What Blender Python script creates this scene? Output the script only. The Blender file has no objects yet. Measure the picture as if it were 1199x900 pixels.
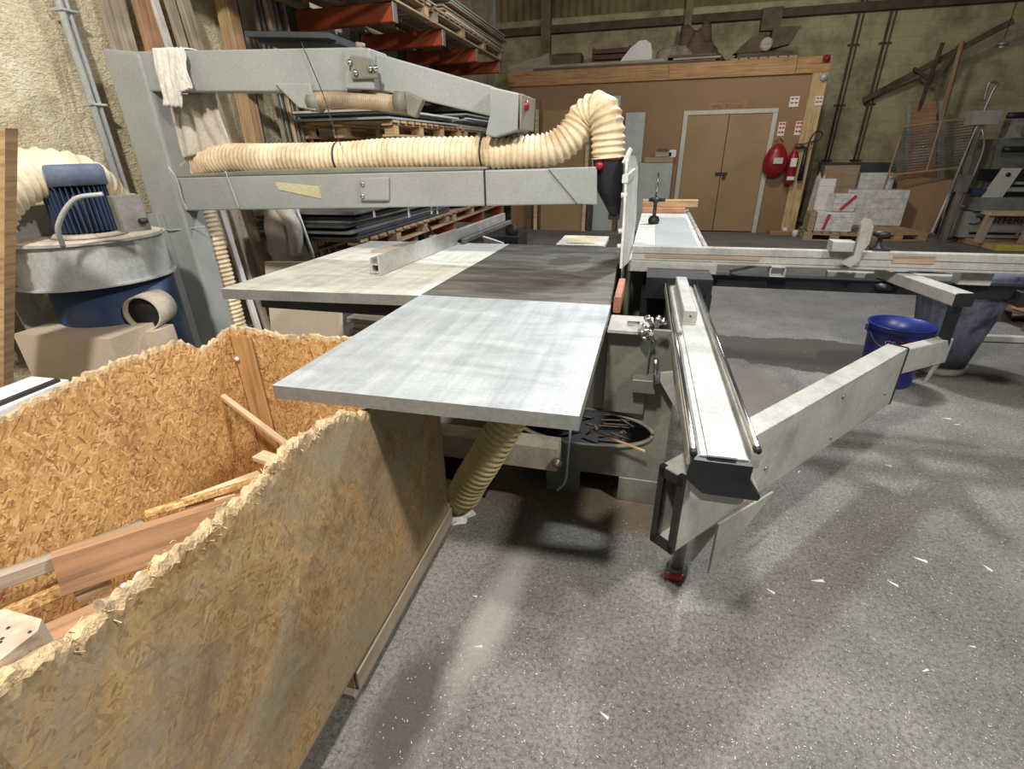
import bpy, math, random
from mathutils import Vector, Matrix, noise
random.seed(7)
S = bpy.context.scene
COL = S.collection
V = Vector

# ------------------------------------------------------------------ camera
FPX, IW, IH, CAMH = 583.0, 1199.0, 900.0, 1.5
def _d(a, b):
    v = V((a, -b, -FPX)); return v.normalized()
_z = -_d(20, 1240); _y = _d(168, -277); _y = (_y - _z * _y.dot(_z)).normalized(); _x = _y.cross(_z)
R = Matrix((_x, _y, _z))                       # camera -> world rotation
CAMP = V((0, 0, CAMH))
cd = bpy.data.cameras.new('camera'); cam = bpy.data.objects.new('camera', cd); COL.objects.link(cam)
cam.matrix_world = Matrix.Translation(CAMP) @ R.to_4x4()
cd.sensor_width = 36; cd.sensor_fit = 'HORIZONTAL'; cd.lens = 36 * FPX / IW
cd.clip_start = 0.02; cd.clip_end = 100
S.camera = cam
def at(u, v, x=None, y=None, z=None):          # a point of the place on a known plane
    r = R @ V((u - IW / 2, -(v - IH / 2), -FPX))
    if z is not None: t = (z - CAMH) / r.z
    elif y is not None: t = y / r.y
    else: t = x / r.x
    return CAMP + r * t

# ------------------------------------------------------------------ world, exposure, lamps
S.view_settings.view_transform = 'Standard'; S.view_settings.look = 'None'
S.view_settings.exposure = 0.0; S.view_settings.gamma = 1; S.view_settings.use_curve_mapping = False
w = bpy.data.worlds.new('hall_air'); S.world = w; w.use_nodes = True
w.node_tree.nodes['Background'].inputs[0].default_value = (0.9, 0.92, 1.0, 1)
w.node_tree.nodes['Background'].inputs[1].default_value = 0.085
def lamp(name, loc, target, energy, col, sx, sy=None):
    l = bpy.data.lights.new(name, 'AREA'); l.energy = energy; l.color = col
    l.shape = 'RECTANGLE'; l.size = sx; l.size_y = sy or sx
    o = bpy.data.objects.new(name, l); COL.objects.link(o); o.location = loc
    o.rotation_euler = (V(target) - V(loc)).to_track_quat('-Z', 'Y').to_euler()
    return o
WARM = (1.0, 0.94, 0.85); COOL = (0.94, 0.97, 1.0)
lamp('hall_or_fill_lamp', (0.9, 5.4, 4.6), (-0.5, 2.2, 0.5), 215, COOL, .35)
lamp('hall_or_fill_lamp', (2.6, 0.3, 4.2), (-0.8, 1.6, 0.5), 150, WARM, .3)
lamp('hall_or_fill_lamp', (-0.6, -0.8, 4.6), (-2.1, 2.2, 0.6), 270, WARM, .3)
lamp('hall_or_fill_lamp', (1.2, 7.6, 4.1), (3.8, 11.5, 1.5), 60, WARM, .4)  # unseen fill lamp, added to brighten the back wall right of the booth

# ------------------------------------------------------------------ materials
def newmat(name):
    m = bpy.data.materials.new(name); m.use_nodes = True
    nt = m.node_tree; return m, nt, nt.nodes['Principled BSDF']
def nd(nt, t, **k):
    n = nt.nodes.new(t)
    for a, b in k.items():
        if a in n.inputs: n.inputs[a].default_value = b
        else: setattr(n, a, b)
    return n
def mapping(nt, coord='Object', sc=(1, 1, 1), rot=(0, 0, 0)):
    tc = nt.nodes.new('ShaderNodeTexCoord'); mp = nt.nodes.new('ShaderNodeMapping')
    mp.inputs['Scale'].default_value = sc; mp.inputs['Rotation'].default_value = rot
    nt.links.new(tc.outputs[coord], mp.inputs[0]); return mp.outputs[0]
def noi(nt, vec, scale, detail=4, rough=.55, dist=0):
    n = nt.nodes.new('ShaderNodeTexNoise'); n.inputs['Scale'].default_value = scale
    n.inputs['Detail'].default_value = detail; n.inputs['Roughness'].default_value = rough
    n.inputs['Distortion'].default_value = dist
    nt.links.new(vec, n.inputs['Vector']); return n.outputs['Fac']
def ramp(nt, fac, stops):
    r = nt.nodes.new('ShaderNodeValToRGB'); el = r.color_ramp.elements
    while len(el) < len(stops): el.new(.5)
    for e, (p, c) in zip(el, stops):
        e.position = p; e.color = (c, c, c, 1) if isinstance(c, (int, float)) else (*c, 1)
    nt.links.new(fac, r.inputs[0]); return r.outputs[0]
def mix(nt, fac, a, b, mode='MIX'):
    m = nt.nodes.new('ShaderNodeMix'); m.data_type = 'RGBA'; m.blend_type = mode
    for i, s in ((0, fac), (6, a), (7, b)):
        if hasattr(s, 'is_linked'): nt.links.new(s, m.inputs[i])
        elif i == 0: m.inputs[0].default_value = s
        else: m.inputs[i].default_value = (*s, 1) if not isinstance(s, (int, float)) else (s, s, s, 1)
    return m.outputs[2]
def bump(nt, b, h, st, dist=.01):
    n = nt.nodes.new('ShaderNodeBump'); n.inputs['Strength'].default_value = st; n.inputs['Distance'].default_value = dist
    nt.links.new(h, n.inputs['Height']); nt.links.new(n.outputs[0], b.inputs['Normal'])
def lerp(a, b, t): return tuple(x + (y - x) * t for x, y in zip(a, b))
def M(name, c, rough=.6, metal=0, var=.25, scale=5, c2=None, bm=.15, coord='Object', sc=(1, 1, 1), fine=60):
    m, nt, b = newmat(name)
    v = mapping(nt, coord, sc)
    c2 = c2 or tuple(x * (1 - var) for x in c); hi = tuple(min(1, x * (1 + var * .6)) for x in c)
    n1 = noi(nt, v, scale, 6); n2 = noi(nt, v, fine, 3)
    col = ramp(nt, n1, [(.32, c2), (.5, c), (.68, hi)])
    col = mix(nt, .25, col, ramp(nt, n2, [(.35, .35), (.65, 1)]), 'MULTIPLY')
    nt.links.new(col, b.inputs['Base Color'])
    b.inputs['Roughness'].default_value = rough; b.inputs['Metallic'].default_value = metal
    if bm: bump(nt, b, n2, bm, .004)
    return m
def wood(name, c, dark=.55, rough=.7, grain=(1.2, 26, 26)):
    m, nt, b = newmat(name)
    v = mapping(nt, 'UV', grain); n1 = noi(nt, v, 1.6, 5, .6, .4); n2 = noi(nt, v, 9, 2)
    v2 = mapping(nt, 'UV', (1, 1, 1)); n3 = noi(nt, v2, 4, 4)
    col = ramp(nt, n1, [(.3, tuple(x * dark for x in c)), (.52, c), (.75, tuple(min(1, x * 1.25) for x in c))])
    col = mix(nt, .35, col, ramp(nt, n3, [(.35, .45), (.62, 1)]), 'MULTIPLY')
    nt.links.new(col, b.inputs['Base Color']); b.inputs['Roughness'].default_value = rough
    bump(nt, b, n2, .2, .003); return m
def osb(name, base, dark, light, grime=0.0):
    m, nt, b = newmat(name); rs = []
    for k, (rz, sx, sy) in enumerate(((.25, 38, 170), (1.2, 32, 150), (-1.0, 35, 160), (2.3, 48, 210))):
        tc = nt.nodes.new('ShaderNodeTexCoord'); mp = nt.nodes.new('ShaderNodeMapping'); mp.inputs['Rotation'].default_value = (0, 0, rz)
        nt.links.new(tc.outputs['UV'], mp.inputs[0])
        wn = nt.nodes.new('ShaderNodeTexNoise'); wn.inputs['Scale'].default_value = 14; nt.links.new(tc.outputs['UV'], wn.inputs['Vector'])
        ad = nt.nodes.new('ShaderNodeVectorMath'); ad.operation = 'MULTIPLY_ADD'; ad.inputs[1].default_value = (.02, .02, 0)
        nt.links.new(wn.outputs['Color'], ad.inputs[0]); nt.links.new(mp.outputs[0], ad.inputs[2])
        mp2 = nt.nodes.new('ShaderNodeMapping'); mp2.inputs['Scale'].default_value = (sx, sy, 1); mp2.inputs['Location'].default_value = (k * 5.3, k * 9.1, 0)
        nt.links.new(ad.outputs[0], mp2.inputs[0])
        vo = nt.nodes.new('ShaderNodeTexVoronoi'); vo.voronoi_dimensions = '2D'; vo.inputs['Scale'].default_value = 1; nt.links.new(mp2.outputs[0], vo.inputs['Vector'])
        se = nt.nodes.new('ShaderNodeSeparateColor'); nt.links.new(vo.outputs['Color'], se.inputs[0])
        rs.append((se.outputs[0], se.outputs[1]))
    def mth(op, a, b_):
        n = nt.nodes.new('ShaderNodeMath'); n.operation = op
        for i_, q in ((0, a), (1, b_)):
            if hasattr(q, 'is_linked'): nt.links.new(q, n.inputs[i_])
            else: n.inputs[i_].default_value = q
        return n.outputs[0]
    top, val = rs[0]
    for h, v_ in rs[1:]:
        g = mth('GREATER_THAN', h, top); mx = nt.nodes.new('ShaderNodeMix'); nt.links.new(g, mx.inputs[0]); nt.links.new(val, mx.inputs[2]); nt.links.new(v_, mx.inputs[3])
        val = mx.outputs[0]; top = mth('MAXIMUM', h, top)
    uv = mapping(nt, 'UV')
    fib = noi(nt, mapping(nt, 'UV', (50, 190, 1), (0, 0, .5)), 1.2, 4, .7, 1.0)
    f = mth('ADD', mth('MULTIPLY', val, .62), mth('MULTIPLY', fib, .40))
    col = ramp(nt, f, [(.15, dark), (.40, base), (.62, tuple(x * 1.15 for x in base)), (.86, light)])
    big = noi(nt, uv, 2.6, 7, .7)
    col = mix(nt, .6, col, ramp(nt, big, [(.32, (.42, .35, .28)), (.56, (1, 1, 1))]), 'MULTIPLY')
    if grime:
        g = noi(nt, uv, 1.9, 7, .75, .5)
        col = mix(nt, ramp(nt, g, [(.42, 0), (.58, grime)]), col, mix(nt, fib, (.22, .19, .135), (.44, .39, .29)))
        g3 = noi(nt, mapping(nt, 'UV', (1, 1, 1), (0, 0, 2)), 2.2, 8, .75, .6); col = mix(nt, ramp(nt, g3, [(.54, 0), (.64, .6)]), col, mix(nt, fib, (.09, .05, .02), (.30, .17, .07)))
    else:
        g4 = noi(nt, mapping(nt, 'UV', (1, 1, 1), (0, 0, 1.3)), 2.0, 8, .7); col = mix(nt, ramp(nt, g4, [(.66, 0), (.74, .6)]), col, (.07, .055, .04))
    nt.links.new(col, b.inputs['Base Color']); b.inputs['Roughness'].default_value = .75
    bump(nt, b, f, .45, .004); return m

def table_mat(name, base, dark, light, streak=.5, rough=.35, metal=.3, sx=(18, 1.3, 1)):
    m, nt, b = newmat(name)
    n1 = noi(nt, mapping(nt, 'Object', sx, (0, 0, .12)), 1.0, 6, .6, .5)
    n2 = noi(nt, mapping(nt, 'Object', (1.6, 5, 1), (0, 0, -.5)), 1.3, 7, .65, 1.2)
    n3 = noi(nt, mapping(nt, 'Object'), 90, 3)
    c = ramp(nt, n1, [(.3, dark), (.5, base), (.68, light)])
    c = mix(nt, streak, c, ramp(nt, n2, [(.32, dark), (.5, base), (.66, light)]))
    c = mix(nt, .2, c, ramp(nt, n3, [(.35, .5), (.6, 1)]), 'MULTIPLY')
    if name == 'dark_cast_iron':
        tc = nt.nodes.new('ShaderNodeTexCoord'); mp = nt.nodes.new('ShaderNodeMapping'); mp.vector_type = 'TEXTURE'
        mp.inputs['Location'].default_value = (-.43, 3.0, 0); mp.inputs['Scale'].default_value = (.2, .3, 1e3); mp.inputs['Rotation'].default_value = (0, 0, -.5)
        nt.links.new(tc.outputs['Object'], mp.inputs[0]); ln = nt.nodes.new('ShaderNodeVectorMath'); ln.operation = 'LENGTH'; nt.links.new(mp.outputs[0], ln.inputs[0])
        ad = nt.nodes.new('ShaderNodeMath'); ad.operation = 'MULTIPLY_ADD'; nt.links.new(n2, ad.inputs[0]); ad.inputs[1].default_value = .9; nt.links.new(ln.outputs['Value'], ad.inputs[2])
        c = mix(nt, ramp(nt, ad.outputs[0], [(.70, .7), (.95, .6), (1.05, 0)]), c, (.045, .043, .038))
    nt.links.new(c, b.inputs['Base Color']); b.inputs['Metallic'].default_value = metal
    rr = ramp(nt, n2, [(.3, rough), (.7, rough + .3)]); nt.links.new(rr, b.inputs['Roughness'])
    return m

m_osb_in = osb('osb_fresh', (.56, .33, .125), (.22, .10, .035), (.86, .62, .33))
m_osb_out = osb('osb_weathered', (.46, .30, .13), (.26, .155, .065), (.58, .42, .21), .85)
m_rim = M('osb_frayed_rim', (.56, .41, .24), .9, scale=30, var=.5, bm=.8, fine=220)
m_paint = M('grey_paint', (.33, .35, .34), .45, scale=3, var=.12, bm=.05, fine=150)
m_paint_d = M('grey_paint_dusty', (.22, .22, .18), .6, scale=4, var=.25, bm=.1)
m_arm = M('light_grey_paint', (.42, .42, .385), .5, scale=6, var=.28, bm=.12)
m_alu = M('aluminium', (.62, .62, .59), .38, .55, scale=8, var=.18, bm=.05, sc=(4, 1, 1))
m_alu_w = M('pale_anodised_aluminium', (.44, .44, .41), .5, .25, scale=7, var=.25, bm=.05)
m_chrome = M('polished_steel', (.75, .75, .76), .15, 1, var=.1, bm=0)
m_black = M('black_steel', (.018, .02, .024), .45, .2, var=.4, bm=.05)
m_blackp = M('black_plastic', (.02, .02, .022), .5, var=.3)
m_steel = M('dull_steel', (.35, .34, .32), .45, .7, var=.3)
m_tab_f = table_mat('dusty_blue_grey_table', (.46, .50, .52), (.33, .37, .40), (.58, .625, .65), .35)
m_tab_c = table_mat('dark_cast_iron', (.125, .118, .105), (.065, .06, .053), (.23, .22, .20), .65, .4, .3, (2, 12, 1))
m_tab_l = table_mat('dusty_table', (.60, .60, .55), (.36, .34, .29), (.80, .79, .74), .6, .6, .05)
m_tabedge = M('grey_table_edge', (.27, .27, .25), .5, .2, var=.2)
m_hose = None
def hose_mat(name, c, dirt):
    m, nt, b = newmat(name)
    n1 = noi(nt, mapping(nt), 7, 5); n2 = noi(nt, mapping(nt), 50, 3)
    col = ramp(nt, n1, [(.35, dirt), (.55, c), (.7, tuple(min(1, x * 1.1) for x in c))])
    col = mix(nt, .2, col, ramp(nt, n2, [(.4, .5), (.6, 1)]), 'MULTIPLY')
    nt.links.new(col, b.inputs['Base Color']); b.inputs['Roughness'].default_value = .5
    b.inputs['Subsurface Weight'].default_value = 0
    return m
m_hose = hose_mat('cream_hose', (.78, .64, .44), (.55, .42, .26))
m_hose_b = hose_mat('pale_cream_hose', (.78, .70, .52), (.55, .46, .30))
m_hose_d = hose_mat('dusty_brown_hose', (.40, .30, .20), (.25, .18, .12))
m_hose_f = hose_mat('tan_floor_hose', (.55, .45, .24), (.42, .33, .16))
m_pine = wood('pine', (.55, .37, .20)); m_pine_l = wood('pale_pine', (.68, .52, .34))
m_brown = wood('reddish_hardwood', (.42, .24, .13)); m_grey_w = wood('dusty_grey_wood', (.42, .35, .27))
m_dark_w = wood('dark_wood', (.16, .10, .06)); m_white_w = wood('white_painted_wood', (.68, .66, .64), .85)
m_pallet = wood('pallet_wood', (.44, .32, .20)); m_mdf = M('mdf', (.62, .52, .41), .8, var=.1, scale=3, fine=120)
m_mdf_b = M('brown_board', (.30, .185, .095), .7, var=.12, scale=1.2)
m_hpine = wood('header_pine', (.45, .26, .11)); m_door = M('door_board', (.36, .24, .12), .65, var=.12, scale=1.5)
m_frame = M('off_white_frame', (.58, .56, .50), .6, var=.1)
m_orange = M('orange_rack_paint', (.40, .075, .02), .5, var=.25)
m_blue = M('blue_paint', (.03, .06, .15), .45, var=.35, scale=8); m_blue_d = M('blue_fan_paint', (.03, .05, .10), .5, var=.4)
m_dust = M('sawdust_covered_grey', (.55, .49, .40), .9, var=.25, scale=10)
m_galv = M('galvanised_sheet', (.50, .53, .53), .45, .2, var=.08, scale=2)
m_red = M('red_enamel', (.30, .01, .018), .35, var=.15, bm=0); m_white = M('white_plastic', (.78, .77, .75), .5, var=.08)
m_cloth = M('white_rag', (.78, .75, .70), .95, var=.2, scale=14); m_cloth_g = M('grey_dusty_sack', (.52, .47, .41), .9, var=.25, scale=9)
m_wrap = M('stretch_wrap', (.78, .77, .76), .25, var=.2, scale=12, bm=.8, fine=18)
m_sheet = M('dark_grey_sheet', (.055, .06, .065), .55, var=.3); m_lsheet = M('pale_laminate', (.42, .46, .44), .5, var=.15)
m_tape = M('yellowed_masking_tape', (.56, .52, .32), .7, var=.15)
m_card = M('cardboard', (.42, .31, .20), .8, var=.12); m_bucket = M('blue_bucket_plastic', (.018, .035, .24), .35, var=.3, bm=0)
m_bin = M('dusty_navy_bin_plastic', (.10, .105, .16), .6, var=.5, scale=9, c2=(.02, .022, .06)); m_plate = M('olive_grey_enamel', (.17, .18, .145), .45, var=.15)
m_yel = M('yellow_strip', (.62, .56, .10), .6, var=.2); m_ink = M('black_print', (.02, .02, .03), .6, var=0, bm=0)
m_redink = M('red_print', (.55, .05, .05), .6, var=0, bm=0); m_whiteink = M('white_print', (.75, .75, .75), .6, var=0, bm=0)
m_clear = M('scratched_clear_guard', (.74, .75, .74), .35, var=.2, scale=14)
m_oran = M('worn_orange_edge', (.50, .22, .13), .5, var=.3)
m_cream = M('cream_block', (.70, .62, .36), .7)
m_rubble = M('dust_heap', (.35, .30, .22), .95, var=.4, scale=12, bm=.5)
m_olive = M('olive_machine', (.16, .165, .13), .5, var=.2); m_mlight = M('machine_light_grey', (.33, .335, .31), .5, var=.15)

# floor
m_floor, nt, b = newmat('dusty_concrete')
o0 = mapping(nt)
n_big = noi(nt, o0, .9, 7, .62, .3); n_mid = noi(nt, o0, 4, 7, .7); n_f = noi(nt, o0, 70, 6, .8); n_g = noi(nt, o0, 230, 2, .6)
c = ramp(nt, n_big, [(.3, (.155, .148, .132)), (.5, (.235, .227, .208)), (.7, (.33, .322, .30))])
c = mix(nt, .4, c, ramp(nt, n_mid, [(.35, .45), (.6, 1)]), 'MULTIPLY')
c = mix(nt, .85, c, ramp(nt, n_f, [(.36, .22), (.5, .75), (.6, 1)]), 'MULTIPLY')
sp = ramp(nt, n_g, [(.62, 0), (.70, .55)])
c = mix(nt, sp, c, (.75, .74, .70))
c = mix(nt, ramp(nt, noi(nt, mapping(nt, 'Object', (1, 1, 1), (0, 0, .5)), 2.3, 6, .75), [(.60, 0), (.74, .22)]), c, (.50, .49, .47))
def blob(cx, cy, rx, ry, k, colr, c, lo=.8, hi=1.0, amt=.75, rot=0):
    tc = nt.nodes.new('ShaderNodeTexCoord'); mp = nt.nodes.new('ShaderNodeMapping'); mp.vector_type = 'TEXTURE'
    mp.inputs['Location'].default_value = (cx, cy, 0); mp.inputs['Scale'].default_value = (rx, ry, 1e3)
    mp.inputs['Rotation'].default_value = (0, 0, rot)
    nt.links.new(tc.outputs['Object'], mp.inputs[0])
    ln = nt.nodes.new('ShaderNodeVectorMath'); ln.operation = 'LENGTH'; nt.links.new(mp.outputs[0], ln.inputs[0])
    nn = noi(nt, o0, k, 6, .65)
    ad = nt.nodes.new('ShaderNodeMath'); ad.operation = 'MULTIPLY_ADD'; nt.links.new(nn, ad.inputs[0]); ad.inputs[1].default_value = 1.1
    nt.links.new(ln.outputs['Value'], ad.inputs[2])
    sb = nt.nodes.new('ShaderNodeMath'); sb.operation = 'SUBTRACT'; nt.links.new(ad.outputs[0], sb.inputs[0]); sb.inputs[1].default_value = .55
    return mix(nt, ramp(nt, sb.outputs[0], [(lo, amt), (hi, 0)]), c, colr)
c = blob(1.35, 4.15, 1.0, .38, 2.2, (.06, .05, .04), c, .92, .96, .88)       # old damp stain
c = blob(.75, 3.35, .30, .5, 3, (.15, .13, .11), c, .6, 1.0, .6)
c = blob(-.1, 2.05, .75, .34, 3, (.13, .085, .045), c, .75, 1.0, .7)          # dark brown patch under the saw
c = blob(-.40, 1.2, .09, .55, 4, (.50, .49, .46), c, .3, 1.0, .5, -.12)      # swept dust streaks
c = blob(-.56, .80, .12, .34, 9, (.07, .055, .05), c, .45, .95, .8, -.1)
nt.links.new(c, b.inputs['Base Color']); b.inputs['Roughness'].default_value = .8
bump(nt, b, n_f, .5, .004)

# plastered and sprayed left wall
m_wall_l, nt, b = newmat('yellow_plaster')
o0 = mapping(nt); a1 = noi(nt, o0, 2.2, 6, .6, .5); a2 = noi(nt, mapping(nt, 'Object', (1, 1, 2)), 26, 5, .6, 1.0); a3 = noi(nt, o0, 1.0, 5, .7)
c = ramp(nt, a1, [(.3, (.52, .43, .28)), (.5, (.74, .65, .44)), (.7, (.88, .81, .60))])
c = mix(nt, .4, c, ramp(nt, a2, [(.35, .5), (.55, 1)]), 'MULTIPLY')
c = mix(nt, ramp(nt, a3, [(.56, 0), (.68, .55)]), c, (.25, .20, .13))
nt.links.new(c, b.inputs['Base Color']); b.inputs['Roughness'].default_value = .9; bump(nt, b, a2, .8, .03)
# back wall: brick-coursed block below, corrugated above
m_wall_b, nt, b = newmat('painted_blockwork')
br = nt.nodes.new('ShaderNodeTexBrick'); tc = nt.nodes.new('ShaderNodeTexCoord'); nt.links.new(tc.outputs['UV'], br.inputs['Vector'])
for k_, v_ in (('Color1', (.42, .375, .30, 1)), ('Color2', (.36, .325, .265, 1)), ('Mortar', (.20, .175, .135, 1))): br.inputs[k_].default_value = v_
br.inputs['Scale'].default_value = 1; br.inputs['Brick Width'].default_value = .46; br.inputs['Row Height'].default_value = .23; br.inputs['Mortar Size'].default_value = .009
uvm = mapping(nt, 'UV'); q1 = noi(nt, uvm, .9, 6, .65, .4)
sep = nt.nodes.new('ShaderNodeSeparateXYZ'); nt.links.new(tc.outputs['UV'], sep.inputs[0])
hh = nt.nodes.new('ShaderNodeMath'); hh.operation = 'MULTIPLY_ADD'; nt.links.new(q1, hh.inputs[0]); hh.inputs[1].default_value = .7; nt.links.new(sep.outputs[1], hh.inputs[2])
rm = nt.nodes.new('ShaderNodeMapRange'); nt.links.new(hh.outputs[0], rm.inputs[0]); rm.inputs[1].default_value = 2.85; rm.inputs[2].default_value = 3.0
c = mix(nt, rm.outputs[0], br.outputs[0], mix(nt, .3, (.50, .44, .235), br.outputs[0]))
c = mix(nt, .7, c, ramp(nt, noi(nt, uvm, 1.3, 7, .7), [(.36, .25), (.58, 1)]), 'MULTIPLY')
nt.links.new(c, b.inputs['Base Color']); b.inputs['Roughness'].default_value = .9; bump(nt, b, br.outputs['Fac'], -.3, .01)
m_corr = M('yellowed_corrugated_sheet', (.22, .175, .085), .7, var=.4, scale=1.5)
m_girt = M('rusty_rail', (.10, .07, .045), .8, var=.4)

# ------------------------------------------------------------------ mesh helpers
class MB:
    def __init__(s): s.v = []; s.f = []; s.m = []; s.uv = []; s.sm = []
    def add(s, vs, fs, mi=0, uvs=None, smooth=False):
        o = len(s.v); s.v += [V(p) for p in vs]
        for k, f in enumerate(fs):
            s.f.append([i + o for i in f]); s.m.append(mi); s.uv.append(uvs[k] if uvs else None); s.sm.append(smooth)
        return s
    def frame(s, p0, p1, up):
        d = (p1 - p0).normalized(); sd = d.cross(up)
        if sd.length < 1e-4: sd = d.cross(V((1, 0, 0)))
        sd.normalize(); return d, sd, sd.cross(d).normalized()
    def bar(s, p0, p1, w, t, up=(0, 0, 1), mi=0, ch=None, w1=None, t1=None):      # chamfered bar, w sideways, t along up; p0,p1 = axis
        p0, p1 = V(p0), V(p1); d, sd, u = s.frame(p0, p1, V(up)); L = (p1 - p0).length
        ch = min(w, t) * .08 if ch is None else ch
        def ring(p, w, t, c):
            a, b_ = w / 2, t / 2; c = min(c, a * .9, b_ * .9)
            return [p + sd * x + u * y for x, y in ((-a + c, -b_), (a - c, -b_), (a, -b_ + c), (a, b_ - c), (a - c, b_), (-a + c, b_), (-a, b_ - c), (-a, -b_ + c))]
        w1 = w1 or w; t1 = t1 or t; off = random.uniform(0, 50); vs = ring(p0, w, t, ch) + ring(p1, w1, t1, ch)
        fs = []; uvs = []; pw = [0, w, w + .001, w + t, w + t + .001, 2 * w + t, 2 * w + t + .001, 2 * (w + t), 2 * (w + t) + .001]
        for i in range(8):
            j = (i + 1) % 8; fs.append([i, j, 8 + j, 8 + i]); a, b_ = pw[i] + off, pw[i + 1] + off
            uvs.append([(0 + off, a), (0 + off, b_), (L + off, b_), (L + off, a)])
        e = [((x.dot(sd)) + off, (x.dot(u)) * .2 + off) for x in vs]
        fs += [list(range(7, -1, -1)), list(range(8, 16))]; uvs += [[e[i] for i in range(7, -1, -1)], [e[i] for i in range(8, 16)]]
        return s.add(vs, fs, mi, uvs)
    def box(s, x0, x1, y0, y1, z0, z1, mi=0, ch=.004):
        dx, dy, dz = x1 - x0, y1 - y0, z1 - z0; cx, cy, cz = (x0 + x1) / 2, (y0 + y1) / 2, (z0 + z1) / 2; c = min(ch, min(dx, dy, dz) * .3)
        if dx >= dy and dx >= dz: return s.bar((x0, cy, cz), (x1, cy, cz), dy, dz, (0, 0, 1), mi, c)
        if dy >= dz: return s.bar((cx, y0, cz), (cx, y1, cz), dx, dz, (0, 0, 1), mi, c)
        return s.bar((cx, cy, z0), (cx, cy, z1), dx, dy, (0, 1, 0), mi, c)
    def hexa(s, bot, top, mi=0):                                             # 4 bottom + 4 top points (ccw seen from above)
        return s.add(list(bot) + list(top), [[3, 2, 1, 0], [4, 5, 6, 7], [0, 1, 5, 4], [1, 2, 6, 5], [2, 3, 7, 6], [3, 0, 4, 7]], mi)
    def prism(s, pts, off, mi=0):                                            # planar outline extruded by a vector
        pts = [V(p) for p in pts]; n = len(pts); off = V(off)
        return s.add(pts + [p + off for p in pts], [list(range(n - 1, -1, -1)), list(range(n, 2 * n))] + [[i, (i + 1) % n, n + (i + 1) % n, n + i] for i in range(n)], mi)
    def tube(s, pts, r, n=10, mi=0, smooth=True, rib=None, cap=True, radii=None):
        pts = [V(p) for p in pts]; rings = []; up = None
        for i, p in enumerate(pts):
            d = (pts[min(i + 1, len(pts) - 1)] - pts[max(i - 1, 0)]).normalized()
            if up is None: up = V((0, 0, 1)) if abs(d.z) < .9 else V((0, 1, 0))
            sd = d.cross(up).normalized(); up = sd.cross(d).normalized()
            rr = radii[i] if radii else r
            rings.append([p + (sd * math.cos(a) + up * math.sin(a)) * rr for a in (2 * math.pi * k / n for k in range(n))])
        vs = [q for g in rings for q in g]; fs = []
        for i in range(len(pts) - 1):
            for k in range(n): fs.append([i * n + k, i * n + (k + 1) % n, (i + 1) * n + (k + 1) % n, (i + 1) * n + k])
        if cap: fs += [list(range(n - 1, -1, -1)), list(range(len(vs) - n, len(vs)))]
        return s.add(vs, fs, mi, None, smooth)
    def lathe(s, prof, c=(0, 0, 0), n=32, axis=(0, 0, 1), mi=0, smooth=True, close=False):
        c = V(c); ax = V(axis).normalized(); a = ax.orthogonal().normalized(); b_ = ax.cross(a)
        vs = []; fs = []
        for r, h in prof:
            for k in range(n): t = 2 * math.pi * k / n; vs.append(c + ax * h + (a * math.cos(t) + b_ * math.sin(t)) * max(r, 1e-4))
        for i in range(len(prof) - 1):
            for k in range(n): fs.append([i * n + k, i * n + (k + 1) % n, (i + 1) * n + (k + 1) % n, (i + 1) * n + k])
        return s.add(vs, fs, mi, None, smooth)
    def build(s, name, mats, parent=None):
        me = bpy.data.meshes.new(name); me.from_pydata([tuple(p) for p in s.v], [], s.f)
        for m_ in (mats if isinstance(mats, (list, tuple)) else [mats]): me.materials.append(m_)
        uvl = me.uv_layers.new(name='uv')
        for k, p in enumerate(me.polygons):
            p.material_index = s.m[k]; p.use_smooth = s.sm[k]
            if s.uv[k]:
                for li, q in zip(p.loop_indices, s.uv[k]): uvl.data[li].uv = q
            else:
                n_ = p.normal; ax = max(range(3), key=lambda i: abs(n_[i]))
                for li in p.loop_indices:
                    co = me.vertices[me.loops[li].vertex_index].co
                    uvl.data[li].uv = ((co.y, co.z), (co.x, co.z), (co.x, co.y))[ax]
        me.update(); o = bpy.data.objects.new(name, me); COL.objects.link(o)
        if parent: o.parent = parent
        return o
def tag(o, label=None, cat=None, group=None, kind=None):
    for k, v_ in (('label', label), ('category', cat), ('group', group), ('kind', kind)):
        if v_: o[k] = v_
    return o
def thing(name, label, cat, group=None):
    o = bpy.data.objects.new(name, None); COL.objects.link(o); o.empty_display_size = .1
    return tag(o, label, cat, group)
PART_ROOTS = []
def smooth_path(pts, n=8):                                                   # Catmull-Rom
    pts = [V(p) for p in pts]; P = [pts[0] * 2 - pts[1]] + pts + [pts[-1] * 2 - pts[-2]]; out = []
    for i in range(1, len(P) - 2):
        for k in range(n):
            t = k / n; a, b_, c_, d_ = P[i - 1], P[i], P[i + 1], P[i + 2]
            out.append(.5 * ((2 * b_) + (c_ - a) * t + (2 * a - 5 * b_ + 4 * c_ - d_) * t * t + (3 * b_ - a - 3 * c_ + d_) * t ** 3))
    out.append(pts[-1]); return out
def resample(pts, step):
    out = [pts[0]]; acc = 0
    for a, b_ in zip(pts, pts[1:]):
        L = (b_ - a).length
        while acc + L >= step:
            t = (step - acc) / L; a = a + (b_ - a) * t; out.append(a); L = (b_ - a).length; acc = 0
        acc += L
    return out
def hose(mb, pts, r, pitch, depth=.12, n=20, mi=0, r1=None):
    p = resample(smooth_path(pts, 12), pitch / 6); N = len(p)
    rad = [(r + ((r1 or r) - r) * i / N) * (1 + depth * (abs(math.cos(i * math.pi / 6)) ** 1.6 - 1) * -1 - depth) for i in range(N)]
    return mb.tube(p, r, n, mi, True, radii=rad)
def wire(name, pts, r, mat, parent=None, n=6):
    return MB().tube(smooth_path(pts, 8), r, n).build(name, mat, parent)
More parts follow.
